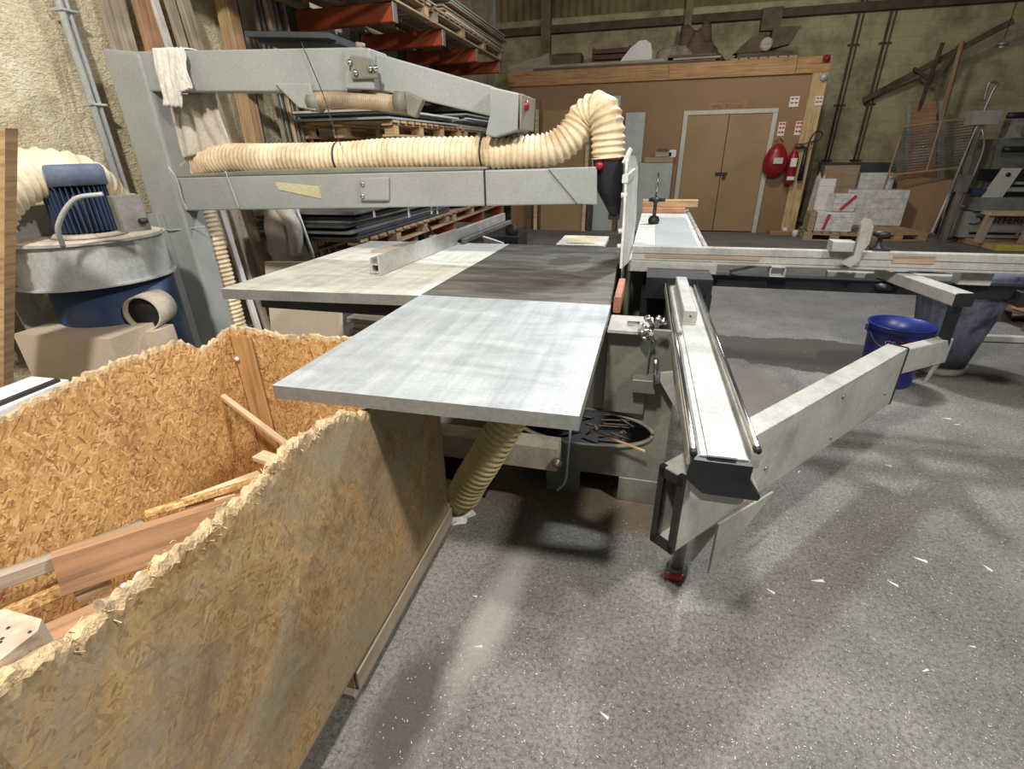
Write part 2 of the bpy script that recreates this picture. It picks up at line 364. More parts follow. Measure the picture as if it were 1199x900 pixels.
def text(name, body, loc, size, ex, ey, mat, parent, thick=.001):
    cu = bpy.data.curves.new(name, 'FONT'); cu.body = body; cu.size = size; cu.extrude = thick; cu.align_x = 'CENTER'; cu.align_y = 'CENTER'
    tmp = bpy.data.objects.new('tmp', cu); COL.objects.link(tmp)
    me = bpy.data.meshes.new_from_object(tmp.evaluated_get(bpy.context.evaluated_depsgraph_get()))
    bpy.data.objects.remove(tmp); ex, ey = V(ex).normalized(), V(ey).normalized(); ez = ex.cross(ey)
    m4 = Matrix((ex, ey, ez)).transposed().to_4x4(); m4.translation = V(loc); me.transform(m4)
    me.materials.clear(); me.materials.append(mat)
    o = bpy.data.objects.new(name, me); COL.objects.link(o)
    if parent: o.parent = parent
    return o
def duptree(o, parent=None):
    c_ = o.copy(); COL.objects.link(c_)
    if parent: c_.parent = parent
    for ch in o.children: duptree(ch, c_)
    return c_

# ================================================================== the setting
XL, YB = -3.6, 12.6
f = MB(); f.add([(XL, -2.5, 0), (11, -2.5, 0), (11, YB, 0), (XL, YB, 0)], [[0, 1, 2, 3]]); tag(f.build('floor', m_floor), kind='structure')
# left wall, uneven sprayed surface
w_ = MB(); NY, NZ = 90, 50; vs = []
for j in range(NZ + 1):
    for i in range(NY + 1):
        y = -2.5 + (YB + 2.5) * i / NY; z = 5.5 * j / NZ
        vs.append((XL - .06 + .05 * noise.noise(V((y * 1.6, z * 1.6, 3))) + .02 * noise.noise(V((y * 6, z * 6, 1))), y, z))
w_.add(vs, [[j * (NY + 1) + i, j * (NY + 1) + i + 1, (j + 1) * (NY + 1) + i + 1, (j + 1) * (NY + 1) + i] for j in range(NZ) for i in range(NY)], 0, None, True)
w_.box(XL - .4, XL - .12, -2.5, YB, 0, 5.5)
tag(w_.build('wall_left', m_wall_l), kind='structure')
w_ = MB(); w_.box(XL - .3, 11, YB, YB + .2, 0, 4.0, 0, .001)
N = 180
pts = [(XL + (11 - XL) * i / N, YB + .02 + (.025 if i % 2 else -.02), 0) for i in range(N + 1)]
w_.add([(x, y, 3.75) for x, y, z in pts] + [(x, y, 5.6) for x, y, z in pts], [[i, i + 1, N + 2 + i, N + 1 + i] for i in range(N)], 1)
tag(w_.build('wall_back', [m_wall_b, m_corr]), kind='structure')
w_ = MB(); w_.box(XL, 11, YB - .14, YB - .02, 3.72, 3.86)
w_.build('trim_1', m_girt)['kind'] = 'structure'
for k, (u, wd) in enumerate(((640, .2), (806, .14))):
    p = at(u, 20, y=YB - .1); w_ = MB(); w_.box(p.x - wd / 2, p.x + wd / 2, YB - .2, YB - .03, 3.3 if k else 2.9, 5.6)
    w_.build('trim_%d' % (k + 2), m_corr)['kind'] = 'structure'

# conduit on the left wall
def conduit(name, u0, v0, v1, label, r=.022):
    a, b_ = at(u0, v0, x=XL + .05), at(u0 + (v1 - v0) * .35, v1, x=XL + .05)
    mb = MB(); mb.tube([(a.x, a.y, 5.4), (a.x, a.y, .2)], r, 10); mb.tube([(a.x, a.y + .05, 5.4), (a.x, a.y + .05, .2)], r * .6, 8)
    for z in (.7, 1.25, 1.8, 2.3, 2.8, 3.5): mb.box(a.x - .05, a.x + .03, a.y - .03, a.y + .08, z, z + .015)
    return tag(mb.build(name, m_galv), label, 'pipe')
conduit('wall_conduit', 68, 0, 200, 'grey steel conduit running up the yellow plaster wall')

# corner pier post by the rack
pw = thing('wall_post', 'tall wooden post with a blue edge on the wall beside the rack', 'post')
p = at(262, 0, x=XL + .05); q = at(300, 160, x=XL + .05)
mb = MB(); mb.box(XL + .02, XL + .14, p.y - .08, p.y + .04, 0, 5.2); mb.build('post_board', m_pine, pw)
mb = MB(); mb.box(XL + .06, XL + .13, p.y + .045, p.y + .07, 0, 5.2); mb.build('edge_strip', m_blue, pw)

# ================================================================== booth
bt = thing('storage_booth', 'large brown board partition room with pine header along the back wall', 'booth')
BX0, BX1, BY = -2.85, 2.66, 10.8
dl, dr = at(795, 200, y=BY).x, at(890, 200, y=BY).x
mb = MB(); mb.box(BX0, .46, BY, BY + .03, 0, 2.66, 0, .001); mb.box(2.0, BX1 - .22, BY, BY + .03, 0, 2.66, 0, .001); mb.box(.46, 2.0, BY, BY + .03, 2.06, 2.66, 0, .001)
mb.build('front_board', m_mdf_b, bt)
mb = MB(); mb.box(2.05, 2.42, BY - .012, BY - .001, .0, .8, 0, .001); mb.build('kick_board', m_mdf_b, bt)
mb = MB(); mb.box(BX1 - .03, BX1, BY + .05, YB - .05, 0, 2.66, 0, .001); mb.build('side_board', m_mdf_b, bt)
mb = MB(); mb.box(BX0, BX1, BY, YB - .05, 2.64, 2.70, 0, .001); mb.build('roof_board', m_mdf_b, bt)
for a, b_ in ((BX0, .1), (.105, BX1 - .5), (BX1 - .49, BX1 + .02)):
    mb = MB(); mb.box(a, b_, BY - .05, BY - .002, 2.6, 2.84); mb.build('header_beam', m_hpine, bt)
mb = MB(); mb.box(BX1 - .22, BX1 + .02, BY - .06, BY + .04, 0, 2.598); mb.build('corner_post', wood('corner_pine', (.60, .42, .22)), bt)
for k, (x0, x1, z0, z1) in enumerate(((.44, .52, 0, 2.029), (1.94, 2.02, 0, 2.029), (.44, 2.02, 2.03, 2.1))):
    mb = MB(); mb.box(x0, x1, BY - .04, BY - .001, z0, z1); mb.build('door_frame', m_frame, bt)
for x0, x1 in ((.522, 1.225), (1.235, 1.938)):
    mb = MB(); mb.box(x0, x1, BY - .02, BY + .02, .02, 2.028); dd = mb.build('door', m_door, bt)
    if x0 > 1: mb = MB(); mb.box(1.13, 1.34, BY - .05, BY - .021, 1.02, 1.07); mb.box(1.26, 1.31, BY - .06, BY - .021, .95, 1.01); mb.build('door_latch', m_blackp, dd)
p = at(851, 125, y=BY)
mb = MB(); mb.box(p.x - .33, p.x + .33, BY - .02, BY - .002, p.z - .09, p.z + .09); sg = mb.build('door_sign', wood('sign_wood', (.34, .20, .09)), bt)
text('sign_lettering', 'SPILL ROOM', (p.x, BY - .022, p.z), .09, (1, 0, 0), (0, 0, 1), m_dark_w, sg)
# notices and fire fighting gear
for k, (u, v, wd, hh_, lb) in enumerate(((930, 119, .15, .16, 'square white fire notice with red symbols, highest on the board beside the doors'),
        (959, 118, .12, .14, 'small white and red notice on the pale corner post'),
        (915, 151, .11, .22, 'narrow white notice above the red hose bag'),
        (935, 150, .11, .22, 'narrow white notice above the red fire extinguisher'))):
    p = at(u, v, y=BY - .07); yy = BY - .075 if k == 1 else BY - .012
    p = at(u, v, y=yy)
    n_ = thing('wall_notice', lb, 'sign')
    MB().box(p.x - wd / 2, p.x + wd / 2, yy, yy + .01, p.z - hh_ / 2, p.z + hh_ / 2, 0, .001).build('notice_plate', m_white, n_)
    mb = MB()
    for zz in (-.3, .02, .3) if k > 1 else (-.18, .22):
        mb.box(p.x - wd * .38, p.x - wd * .05, yy - .003, yy - .0005, p.z + zz * hh_, p.z + zz * hh_ + hh_ * .14, 0, .0003); mb.box(p.x + wd * .05, p.x + wd * .38, yy - .003, yy - .0005, p.z + zz * hh_, p.z + zz * hh_ + hh_ * .14, 0, .0003)
    mb.build('notice_print', m_redink, n_)
# hose bag
hb = thing('fire_hose_bag', 'bulging red fire hose bag hanging beside the double doors', 'fire hose bag')
p = at(908, 188, y=BY - .14)
mb = MB(); prof = [(0, -.13), (.12, -.125), (.21, -.09), (.235, 0), (.21, .07), (.1, .11), (0, .115)]
mb.lathe(prof, (0, 0, 0), 28, (0, -1, 0)); o = mb.build('bag_body', m_red, hb)
for vv in o.data.vertices: vv.co = V((vv.co.x * (.85 - .12 * math.sin(vv.co.z * 6)), vv.co.y, vv.co.z * 1.2)) + V((p.x, p.y, p.z))
MB().tube([(p.x - .06, p.y, p.z + .30), (p.x, p.y, p.z + .36), (p.x + .07, p.y, p.z + .30)], .012, 6).build('bag_handle', m_red, hb)
MB().box(p.x - .06, p.x + .09, p.y - .15, p.y - .135, p.z - .05, p.z + .05).build('bag_patch', m_frame, hb)
# extinguisher
fe = thing('fire_extinguisher', 'red fire extinguisher with black hose hanging by the corner post', 'fire extinguisher')
p = at(927, 195, y=BY - .12)
MB().lathe([(0, -.30), (.06, -.30), (.085, -.26), (.085, .16), (.06, .23), (.03, .26), (.03, .30), (0, .3)], p, 24).build('cylinder', m_red, fe)
MB().box(p.x - .02, p.x + .14, p.y - .02, p.y + .02, p.z + .30, p.z + .33).box(p.x - .02, p.x + .12, p.y - .015, p.y + .015, p.z + .35, p.z + .37).build('valve_handle', m_blackp, fe)
wire('discharge_hose', [p + V((.02, -.03, .3)), p + V((.16, -.06, .38)), p + V((.32, -.06, .42)), p + V((.36, -.06, .52)), p + V((.27, -.06, .56)), p + V((.20, -.06, .46)), p + V((.18, -.06, .30))], .012, m_blackp, fe)
MB().lathe([(0, -.25), (.045, -.25), (.03, .3), (0, .3)], p + V((.16, -.06, .02)), 14).build('horn', m_blackp, fe)
MB().box(p.x - .06, p.x + .06, p.y - .092, p.y - .08, p.z - .22, p.z - .16).box(p.x - .05, p.x + .05, p.y - .092, p.y - .08, p.z, p.z + .14).build('instruction_label', m_white, fe)
p = at(971, 68, y=BY - .1)
al = thing('alarm_beacon', 'small dark red alarm beacon at the top corner of the booth', 'alarm')
MB().lathe([(0, 0), (.05, 0), (.05, .03), (.035, .06), (0, .07)], (p.x - .03, BY - .055, p.z), 18, (0, -1, 0)).build('dome', m_red, al)
MB().box(p.x - .09, p.x + .03, BY - .062, BY - .052, p.z - .06, p.z + .06).build('back_plate', m_dark_w, al)
p = at(965, 90, y=BY - .1)
sc_ = thing('socket_box', 'small grey oval switch box high on the corner post', 'switch')
MB().lathe([(0, 0), (.06, 0), (.055, .05), (0, .06)], (p.x, BY - .062, p.z), 16, (0, -1, 0)).build('box_body', m_galv, sc_)
# boards leaning on the booth
def leaning(name, u0, v0, u1, v1, mat, label, group=None, thick=.02, dy=.0, lean=.12, wpx=None):
    # outline from top-left (u0,v0) to bottom-right u1; top sits on the booth face
    a = at(u0, v0, y=BY - .06 - dy); b_ = at(u1, v0, y=BY - .06 - dy)
    h = a.z; x0, x1 = a.x, b_.x
    mb = MB(); mb.prism([(x0, BY - .03 - dy - lean, .0), (x1, BY - .03 - dy - lean, .0), (x1, BY - .03 - dy, h), (x0, BY - .03 - dy, h)], (0, -thick, 0))
    return tag(mb.build(name, mat), label, 'board', group)
leaning('leaning_board', 634, 116, 692, 270, m_mdf_b, 'wide dark brown board leaning on the booth behind the hose', thick=.018, dy=0)
leaning('leaning_board', 636, 129, 692, 270, m_door, 'shorter tan board leaning in front of the dark brown one', thick=.018, dy=.045, lean=.18)
leaning('leaning_board', 697, 113, 727, 270, m_lsheet, 'tall pale grey-green board leaning behind the hose elbow', dy=.0)
leaning('leaning_board', 733, 132, 756, 270, m_lsheet, 'narrow pale grey board standing right of the hose elbow', dy=.05)
leaning('leaning_timber', 627, 128, 631, 270, m_pine_l, 'thin pale batten leaning left of the tan boards', thick=.04, dy=.10)
leaning('leaning_timber', 618, 130, 624, 270, m_dark_w, 'dark narrow post leaning at the far left of the booth', thick=.05, dy=.05)
leaning('leaning_timber', 686, 170, 690, 270, m_pine_l, 'thin pale batten standing under the hose bend', thick=.04, dy=.14)
leaning('leaning_timber', 693, 200, 697, 270, m_black, 'black steel post behind the lower guard beam end', thick=.05, dy=.10)
# grey cupboard with things on top
cb = thing('low_cabinet', 'low grey-green cabinet left of the double doors', 'cabinet')
a, b_ = at(748, 191, y=10.3), at(788, 191, y=10.3)
MB().box(a.x, b_.x, 10.3, 10.74, .04, a.z).build('body', m_lsheet, cb)
MB().box(a.x + .03, b_.x - .03, 10.28, 10.298, .08, a.z - .04).build('cabinet_door', m_lsheet, cb)
MB().box(b_.x - .07, b_.x - .05, 10.26, 10.279, .4, .6).build('handle', m_blackp, cb)
p = V((a.x, 10.3, a.z))
for k, (dx, w1, h1, dz, mt, lb) in enumerate(((.1, .5, .09, 0, m_card, 'flat cardboard box lying on the grey cabinet'), (.28, .28, .09, .092, m_grey_w, 'small grey carton on the flat cardboard box'),
        (.52, .12, .12, .092, m_white, 'crumpled white packet on the flat cardboard box'), (.30, .2, .05, .184, m_dark_w, 'dark narrow carton topmost on the cabinet'))):
    mb = MB(); mb.box(p.x + dx, p.x + dx + w1, 10.36, 10.56, a.z + .002 + dz, a.z + .002 + dz + h1, 0, .01); mb.box(p.x + dx + .01, p.x + dx + w1 - .01, 10.45, 10.47, a.z + dz + h1, a.z + dz + h1 + .004)
    tag(mb.build('carton', mt), lb, 'box')
# floor kick pieces by the doors
p = at(915, 272, y=BY - .3)
tag(MB().box(p.x - .2, p.x + .32, BY - .30, BY - .2, .0, .07).box(p.x - .2, p.x + .1, BY - .19, BY - .12, 0, .06).build('timber_offcut', m_brown), 'short brown timber offcut on the floor beside the doors', 'offcut')
for k, (u, v) in enumerate(((918, 274), (930, 277))):
    p = at(u, v, z=0); tag(MB().lathe([(0, 0), (.045, 0), (.05, .05), (.045, .12), (0, .12)], p, 14).build('white_cup', m_white),
        ('white cup on the floor nearer the doors', 'white cup on the floor nearer the corner post')[k], 'cup')

# ---- things on the booth roof
RZ = 2.702
p = at(740, 75, y=11.2)
mb = MB(); pr = [(-.24, 0), (-.16, .11), (-.04, .24), (.08, .32), (.18, .33), (.26, .28), (.29, .18), (.29, .0)]
mb.prism([(p.x + x * 1.2, 11.2, RZ + .18 + z * 1.25) for x, z in pr], (0, .03, 0)); mb.box(p.x - .26, p.x + .33, 11.18, 11.25, RZ, RZ + .179)
tag(mb.build('plastic_shield', m_white), 'white rounded plastic panel standing on the booth roof', 'panel')
mb = MB()
tl = thing('long_timber', 'long dark timber lying along the front edge of the booth roof', 'timber')
MB().box(-2.4, .3, 10.9, 11.0, RZ, RZ + .2).build('timber_body', m_dark_w, tl)
MB().box(-2.3, .0, 11.02, 11.06, RZ, RZ + .26).build('thin_strip', m_grey_w, tl)
def junk(name, u, v, w1, h1, mat, label, cat='box', y=11.4, d=.5, tilt=0):
    p = at(u, v, y=y); mb = MB(); mb.bar((p.x - w1 / 2, y + d / 2, RZ + h1 / 2 + .001 + abs(tilt) * w1 / 2), (p.x + w1 / 2, y + d / 2, RZ + h1 / 2 + .001 + abs(tilt) * w1 / 2 + tilt * w1), d, h1)
    mb.bar((p.x - w1 * .2, y + d * .5, RZ + h1 + .01 + abs(tilt) * w1 / 2), (p.x + w1 * .2, y + d * .5, RZ + h1 + .01 + abs(tilt) * w1 / 2 + tilt * w1 * .4), d * .6, .02)
    return tag(mb.build(name, mat), label, cat)
junk('wooden_crate', 658, 60, .75, .52, m_dark_w, 'dark brown wooden crate at the left end of the booth roof', y=11.6)
junk('dusty_sack', 620, 78, .8, .26, m_grey_w, 'pale dusty bundle at the far left of the booth roof', 'bundle', y=11.3, tilt=.2)
cr = thing('slatted_crate', 'dark red slatted crate behind the white panel on the booth roof', 'crate')
p = at(717, 60, y=11.9)
for k in range(6): MB().box(p.x - .4, p.x + .36, 11.9, 11.93, RZ + .02 + k * .10, RZ + .10 + k * .10).build('slat', wood('dark_red_wood', (.13, .05, .035)), cr)
for x in (-.38, .33): MB().box(p.x + x - .02, p.x + x + .03, 11.94, 11.98, RZ, RZ + .64).build('crate_post', m_dark_w, cr)
MB().box(p.x - .4, p.x + .36, 11.985, 12.3, RZ, RZ + .6).build('crate_back', m_dark_w, cr)
# stack of planks and rubble
for k in range(7):
    p = at(797 + k * 1.5, 75, y=11.1); mb = MB()
    x0 = at(782, 70, y=11.1).x + .05 * (k % 3); x1 = at(838 + (k % 2) * 6, 70, y=11.1).x
    mb.bar((x0, 11.2 + .02 * k, RZ + .03 + .045 * k), (x1, 11.2 + .015 * k, RZ + .03 + .045 * k), .35, .035)
    tag(mb.build('stacked_plank', m_grey_w if k % 2 else m_dark_w), 'grey plank in the low stack on the booth roof, ' + ('topmost' if k == 6 else ('lowest', 'second lowest', 'third from the bottom', 'fourth from the bottom', 'fifth from the bottom', 'sixth from the bottom')[k]), 'plank', 'planks stacked on the booth roof')
def lump(name, cx, cy, z0, sx, sy, sz, mat, label, cat, seed=0, amp=.25, n=(28, 12), kind=None, group=None, parent=None):
    vs = []; fs = []; nu, nv = n
    for j in range(nv + 1):
        ph = math.pi / 2 * j / nv
        for i in range(nu):
            th = 2 * math.pi * i / nu; d = V((math.cos(th) * math.cos(ph), math.sin(th) * math.cos(ph), math.sin(ph)))
            k = 1 + amp * noise.noise(d * 1.8 + V((seed, 0, 0))) * 2 + amp * .5 * noise.noise(d * 5 + V((0, seed, 0)))
            vs.append((cx + d.x * sx * k, cy + d.y * sy * k, z0 + d.z * sz * k))
    for j in range(nv):
        for i in range(nu): fs.append([j * nu + i, j * nu + (i + 1) % nu, (j + 1) * nu + (i + 1) % nu, (j + 1) * nu + i])
    mb = MB().add(vs, fs, 0, None, True); mb.add([vs[i] for i in range(nu)], [list(range(nu - 1, -1, -1))])
    return tag(mb.build(name, mat, parent), label, cat, group, kind)
p = at(785, 60, y=11.9); lump('dusty_sack', p.x, 11.95, RZ, .55, .3, .5, m_rubble, 'lumpy dusty heap of sacks behind the plank stack', 'sack', 3)
p = at(815, 45, y=12.2); lump('dusty_sack', p.x + .05, 12.15, RZ, .5, .25, .85, m_dark_w, 'tall dark heap against the wall behind the plank stack', 'sack', 8)
# pallet with tarp-covered machine on roof
def pallet(loc, wx=1.2, wy=.8, mat=None, label='', group=None, rot=0, deck=7, hgt=.144):
    mat = mat or m_pallet; t = thing('pallet', label, 'pallet', group); t.location = loc; t.rotation_euler = (0, 0, rot)
    for k in range(deck):
        x = -wx / 2 + (k + .5) * wx / deck; mb = MB(); mb.box(x - wx / deck * .42, x + wx / deck * .42, -wy / 2, wy / 2, hgt - .022, hgt); mb.build('deck_board', mat, t)
    for y in (-wy / 2 + .05, 0, wy / 2 - .05):
        MB().box(-wx / 2, wx / 2, y - .05, y + .05, hgt - .045, hgt - .0225).build('stringer', mat, t)
        for x in (-wx / 2 + .072, 0, wx / 2 - .072): MB().box(x - .07, x + .07, y - .049, y + .049, .0225, hgt - .0455).build('block', mat, t)
        MB().box(-wx / 2, wx / 2, y - .05, y + .05, 0, .022).build('bottom_board', mat, t)
    return t
p = at(888, 62, y=11.3)
pallet((p.x + .05, 11.35, RZ + .0), 1.1, .7, m_pallet, 'wooden pallet on the booth roof under the dark machine', hgt=.2)
sm = thing('old_machine', 'dark dusty old machine part with wide guards on the roof pallet', 'machine')
px = p.x + .08; z0 = RZ + .201
MB().box(px - .45, px + .45, 11.1, 11.6, z0, z0 + .08).build('machine_base', m_girt, sm)
MB().lathe([(0, 0), (.1, 0), (.1, .35), (.06, .36), (0, .36)], (px, 11.45, z0 + .2), 20, (0, -1, 0)).build('barrel', m_grey_w, sm)
MB().prism([(px - .5, 11.2, z0 + .1), (px - .05, 11.2, z0 + .1), (px - .05, 11.2, z0 + .36), (px - .25, 11.2, z0 + .33), (px - .4, 11.2, z0 + .2)], (0, .25, 0)).build('left_guard', m_girt, sm)
MB().prism([(px + .08, 11.2, z0 + .14), (px + .4, 11.2, z0 + .2), (px + .52, 11.2, z0 + .45), (px + .08, 11.2, z0 + .45)], (0, .25, 0)).build('right_guard', m_girt, sm)
MB().box(px - .12, px + .2, 11.25, 11.4, z0 + .42, z0 + .75).build('column', m_girt, sm)

# ================================================================== back right wall fittings
for k, (u, lb) in enumerate(((1040, 'vertical service pipe on the block wall, nearer the jib crane'), (1003, 'vertical service pipe on the block wall, nearer the booth corner'))):
    p = at(u, 30, y=YB - .08); mb = MB(); mb.tube([(p.x, YB - .06, 5.5), (p.x, YB - .06, .3 if k == 0 else 1.0)], .02, 10); mb.tube([(p.x + .09, YB - .06, 5.5), (p.x + .06, YB - .06, .3 if k == 0 else 1.0)], .012, 8)
    for z in (1.2, 2.2, 3.2): mb.box(p.x - .06, p.x + .14, YB - .04, YB - .001, z, z + .03)
    tag(mb.build('service_pipe', m_girt), lb, 'pipe')
jb = thing('jib_bracket', 'rusty triangular steel jib bracket high on the block wall', 'crane')
a, b_ = at(1010, 118, y=YB - .12), at(1187, 24, y=11.9)
MB().bar(a, b_, .07, .10).build('jib_beam', m_girt, jb)
c1, c2 = at(1127, 48, y=11.95), at(1082, 145, y=YB - .1)
MB().bar(at(1104, 50, y=12.0), at(1075, 130, y=12.1), .05, .05).build('brace', m_girt, jb)
MB().bar(at(1127, 48, y=12.0), at(1100, 150, y=12.1), .06, .06).build('brace', m_brown, jb)
MB().bar(at(1070, 80, y=12.1), at(1092, 97, y=12.1), .05, .05).build('brace', m_girt, jb)
MB().bar(at(1124, 52, y=12.05), at(1093, 97, y=12.1), .05, .05).build('brace', m_girt, jb)
lp = thing('pendant_lamp', 'small unlit pendant lamp hanging from a cord at the upper right', 'lamp')
p = at(1174, 50, y=11.5)
MB().tube([(p.x, p.y, p.z + .05), (p.x + .01, p.y, p.z + 2.0)], .006, 6).build('cord', m_blackp, lp)
MB().lathe([(0, .08), (.02, .08), (.025, .03), (.08, -.0), (.09, -.04), (0, -.03)], p, 20).build('lamp_shade', m_steel, lp)
MB().lathe([(0, -.075), (.025, -.07), (.035, -.05), (.02, -.03)], p, 14).build('bulb', m_white, lp)

# wrapped goods
pallet((3.15, 10.25, 0), .95, .75, m_pallet, 'pallet under the wrapped cartons beside the booth corner', rot=-.12)
pallet((4.05, 10.75, 0), .9, 1.3, m_pine, 'half empty pale pallet under the long wrapped carton', rot=.15)
def carton(x0, x1, y0, y1, z0, z1, mat, label, rz=0, tilt=0, stripe=None, cat='carton'):
    t = thing('wrapped_carton', label, cat); cx, cy = (x0 + x1) / 2, (y0 + y1) / 2
    t.location = (cx, cy, z0); t.rotation_euler = (tilt, 0, rz)
    nx, nz = 10, 6; vs = []; fs = []; mb = MB(); wx, wy, wz = (x1 - x0) / 2, (y1 - y0) / 2, z1 - z0
    mb.box(-wx, wx, -wy, wy, 0, wz, 0, .02)
    for k in range(3): mb.bar((-wx * .99, -wy - .002, wz * (.2 + .3 * k)), (wx * .99, -wy - .002, wz * (.24 + .27 * k)), .006, .012)
    mb.build('box', mat, t)
    if stripe:
        sx, ang = stripe; mb = MB(); mb.bar((sx, -wy - .008, wz * .12), (sx + ang, -wy - .008, wz * .9), .002, .05, (1, 0, 0)); mb.build('printed_tape', m_redink, t)
    return t
carton(2.80, 3.36, 9.95, 10.35, .146, .47, m_wrap, 'white wrapped carton with red tape at the bottom of the pallet stack', -.05, 0, (-.15, .05))
carton(2.98, 3.32, 9.98, 10.25, .475, .76, m_wrap, 'tilted white carton with a diagonal red stripe, upper front of the stack', .12, 0, (-.05, .2))
carton(2.80, 3.06, 10.28, 10.40, .475, .98, m_white, 'upright white board package standing on the lower carton', -.1)
carton(3.46, 4.42, 10.85, 11.25, .146, .76, m_wrap, 'long carton in shiny stretch wrap on the pale pallet', -.03)
carton(3.15, 3.75, 11.45, 11.75, .4, 1.15, m_card, 'brown cardboard box behind the wrapped cartons', 0, 0)
carton(3.78, 4.35, 11.45, 11.75, .5, 1.02, m_wrap, 'low wrapped bundle behind the long carton', 0, 0)
for x0, x1, y0, y1, z1 in ((3.15, 3.75, 11.45, 11.75, .395), (3.78, 4.35, 11.45, 11.75, .495)):
    mb = MB(); mb.box(x0 + .02, x1 - .02, y0, y1, 0, z1); mb.box(x0 + .01, x1 - .01, y0 - .01, y1 + .01, z1 * .5, z1 * .5 + .02)
    tag(mb.build('timber_support', m_grey_w), 'dusty support crate beneath the goods behind the cartons', 'crate', 'supports behind the cartons')
carton(2.70, 2.79, 10.0, 10.35, .146, .46, m_card, 'narrow dark side carton at the left end of the pallet', -.05)
p = at(950, 230, y=10.4); lump('plastic_sack', 2.90, 10.60, .0, .13, .12, 1.02, m_cloth_g, 'grey crumpled plastic sack slumped against the booth corner', 'sack', 5, .15)
# big boards behind
tag(MB().prism([(4.5, 11.3, 0), (5.28, 10.75, 0), (5.42, 11.05, at(1116, 213, y=11.05).z), (4.45, 11.6, at(1042, 205, y=11.6).z)], (.02, .05, 0)).build('leaning_board', m_mdf_b), 'wide dark board leaning behind the wrapped cartons', 'board')
tag(MB().bar(at(1091, 273, y=10.8), at(1118, 213, y=11.1), .03, .06).build('leaning_timber', m_white_w), 'white batten leaning on the edge of the wide dark board', 'batten')
tag(MB().prism([at(1000, 245, y=11.6), at(1045, 245, y=11.6), at(1050, 190, y=12.0), at(960, 190, y=12.0), at(950, 240, y=11.6)], (0, .04, 0)).build('leaning_board', m_sheet), 'dark sheet standing behind the stacked cartons', 'board')
for k, (u0, u1, v0, v1, mt, lb) in enumerate(((1063, 1096, 118, 148, m_brown, 'brown board upright on top of the mesh screen'), (1096, 1106, 118, 150, m_mlight, 'narrow grey board beside the brown board over the mesh screen'), (1058, 1068, 122, 150, m_mlight, 'pale narrow sheet left of the brown board over the mesh screen'))):
    yy = 11.9; mb = MB(); mb.prism([at(u0 + 0, 230, y=yy), at(u1 - 0, 230, y=yy), at(u1, v0, y=yy + .2), at(u0 + 4, v0, y=yy + .2)], (0, .02, 0)); tag(mb.build('leaning_board', mt), lb, 'board')
# mesh screen
ms = thing('mesh_screen', 'wire mesh guard screen leaning against the block wall', 'mesh screen')
a, b_, c_, d_ = at(1040, 205, y=11.2), at(1132, 195, y=11.0), at(1148, 136, y=11.3), at(1058, 148, y=11.5)
for q0, q1 in ((a, b_), (b_, c_), (c_, d_), (d_, a), ((a + b_) / 2, (c_ + d_) / 2)): MB().bar(q0, q1, .03, .03).build('screen_frame', m_brown, ms)
mb = MB()
for k in range(1, 17): t = k / 17; mb.tube([a.lerp(d_, t), b_.lerp(c_, t)], .006, 4)
for k in range(1, 34): t = k / 34; mb.tube([a.lerp(b_, t), d_.lerp(c_, t)], .004, 4)
mb.build('wire_mesh', m_steel, ms)
MB().bar(a, V((a.x - .1, a.y - .1, 0)), .03, .03).build('screen_leg', m_brown, ms)
MB().bar(b_, V((b_.x - .1, b_.y - .1, 0)), .03, .03).build('screen_leg', m_brown, ms)
# hand trolley frame (tubular) in front of mesh
tr = thing('tube_trolley', 'tall chromed tubular trolley frame beside the sanding machine', 'trolley')
yy = 10.3
hoop = [at(1098, 272, y=yy), at(1122, 200, y=yy), at(1160, 112, y=yy), at(1168, 100, y=yy), at(1165, 96, y=yy), at(1158, 98, y=yy), at(1152, 118, y=yy)]
MB().tube(smooth_path(hoop, 8), .020, 10).build('tube_hoop', m_steel, tr)
MB().tube(smooth_path([at(1109, 275, y=yy - .15), at(1148, 185, y=yy - .15), at(1151, 158, y=yy - .15), at(1147, 155, y=yy - .1), at(1135, 190, y=yy)], 8), .016, 10).build('tube_rail', m_steel, tr)
MB().tube([at(1095, 273, y=yy), at(1130, 196, y=yy)], .018, 8).build('tube_rail', m_black, tr)
MB().tube([at(1117, 237, y=yy), at(1129, 242, y=yy - .15)], .018, 8).build('crossbar', m_alu_w, tr)
# wide belt sander, right edge
mc = thing('sanding_machine', 'olive and grey sanding machine with conveyor table at the right edge', 'machine')
X0 = 5.25; Y0 = 10.0
def part(name, mat, *boxes, parent=None):
    mb = MB()
    for q in boxes: mb.box(*q)
    return mb.build(name, mat, parent or mc)
lo = at(1128, 262, y=Y0); X0 = lo.x
part('machine_body', m_olive, (X0 + .25, X0 + 2.6, Y0 + .3, Y0 + 1.2, .05, 1.55))
part('base_panel', m_mlight, (X0, X0 + 2.6, Y0, Y0 + .28, .10, .50))
part('base_slot', m_black, (X0 + .12, X0 + .75, Y0 - .006, Y0 + .004, .15, .19), (X0 + .8, X0 + 1.0, Y0 - .006, Y0 + .004, .15, .19))
part('conveyor_table', M('conveyor_grey', (.21, .23, .24), .5), (X0 + .05, X0 + 2.6, Y0 - .12, Y0 + .29, .52, .72))
part('roller_bar', m_alu, (X0 + .3, X0 + 2.6, Y0 + .02, Y0 + .28, .80, .86), (X0 + .55, X0 + 2.6, Y0 + .1, Y0 + .28, .90, .94))
part('dark_panel', m_black, (X0 + .1, X0 + 2.6, Y0 + .22, Y0 + .29, .95, 1.12))
MB().prism([(X0 + .12, Y0 - .02, .72), (X0 + .38, Y0 - .02, .72), (X0 + .5, Y0 - .02, 1.14), (X0 + .26, Y0 - .02, 1.14)], (0, .05, 0)).build('bracket_plate', m_frame, mc)
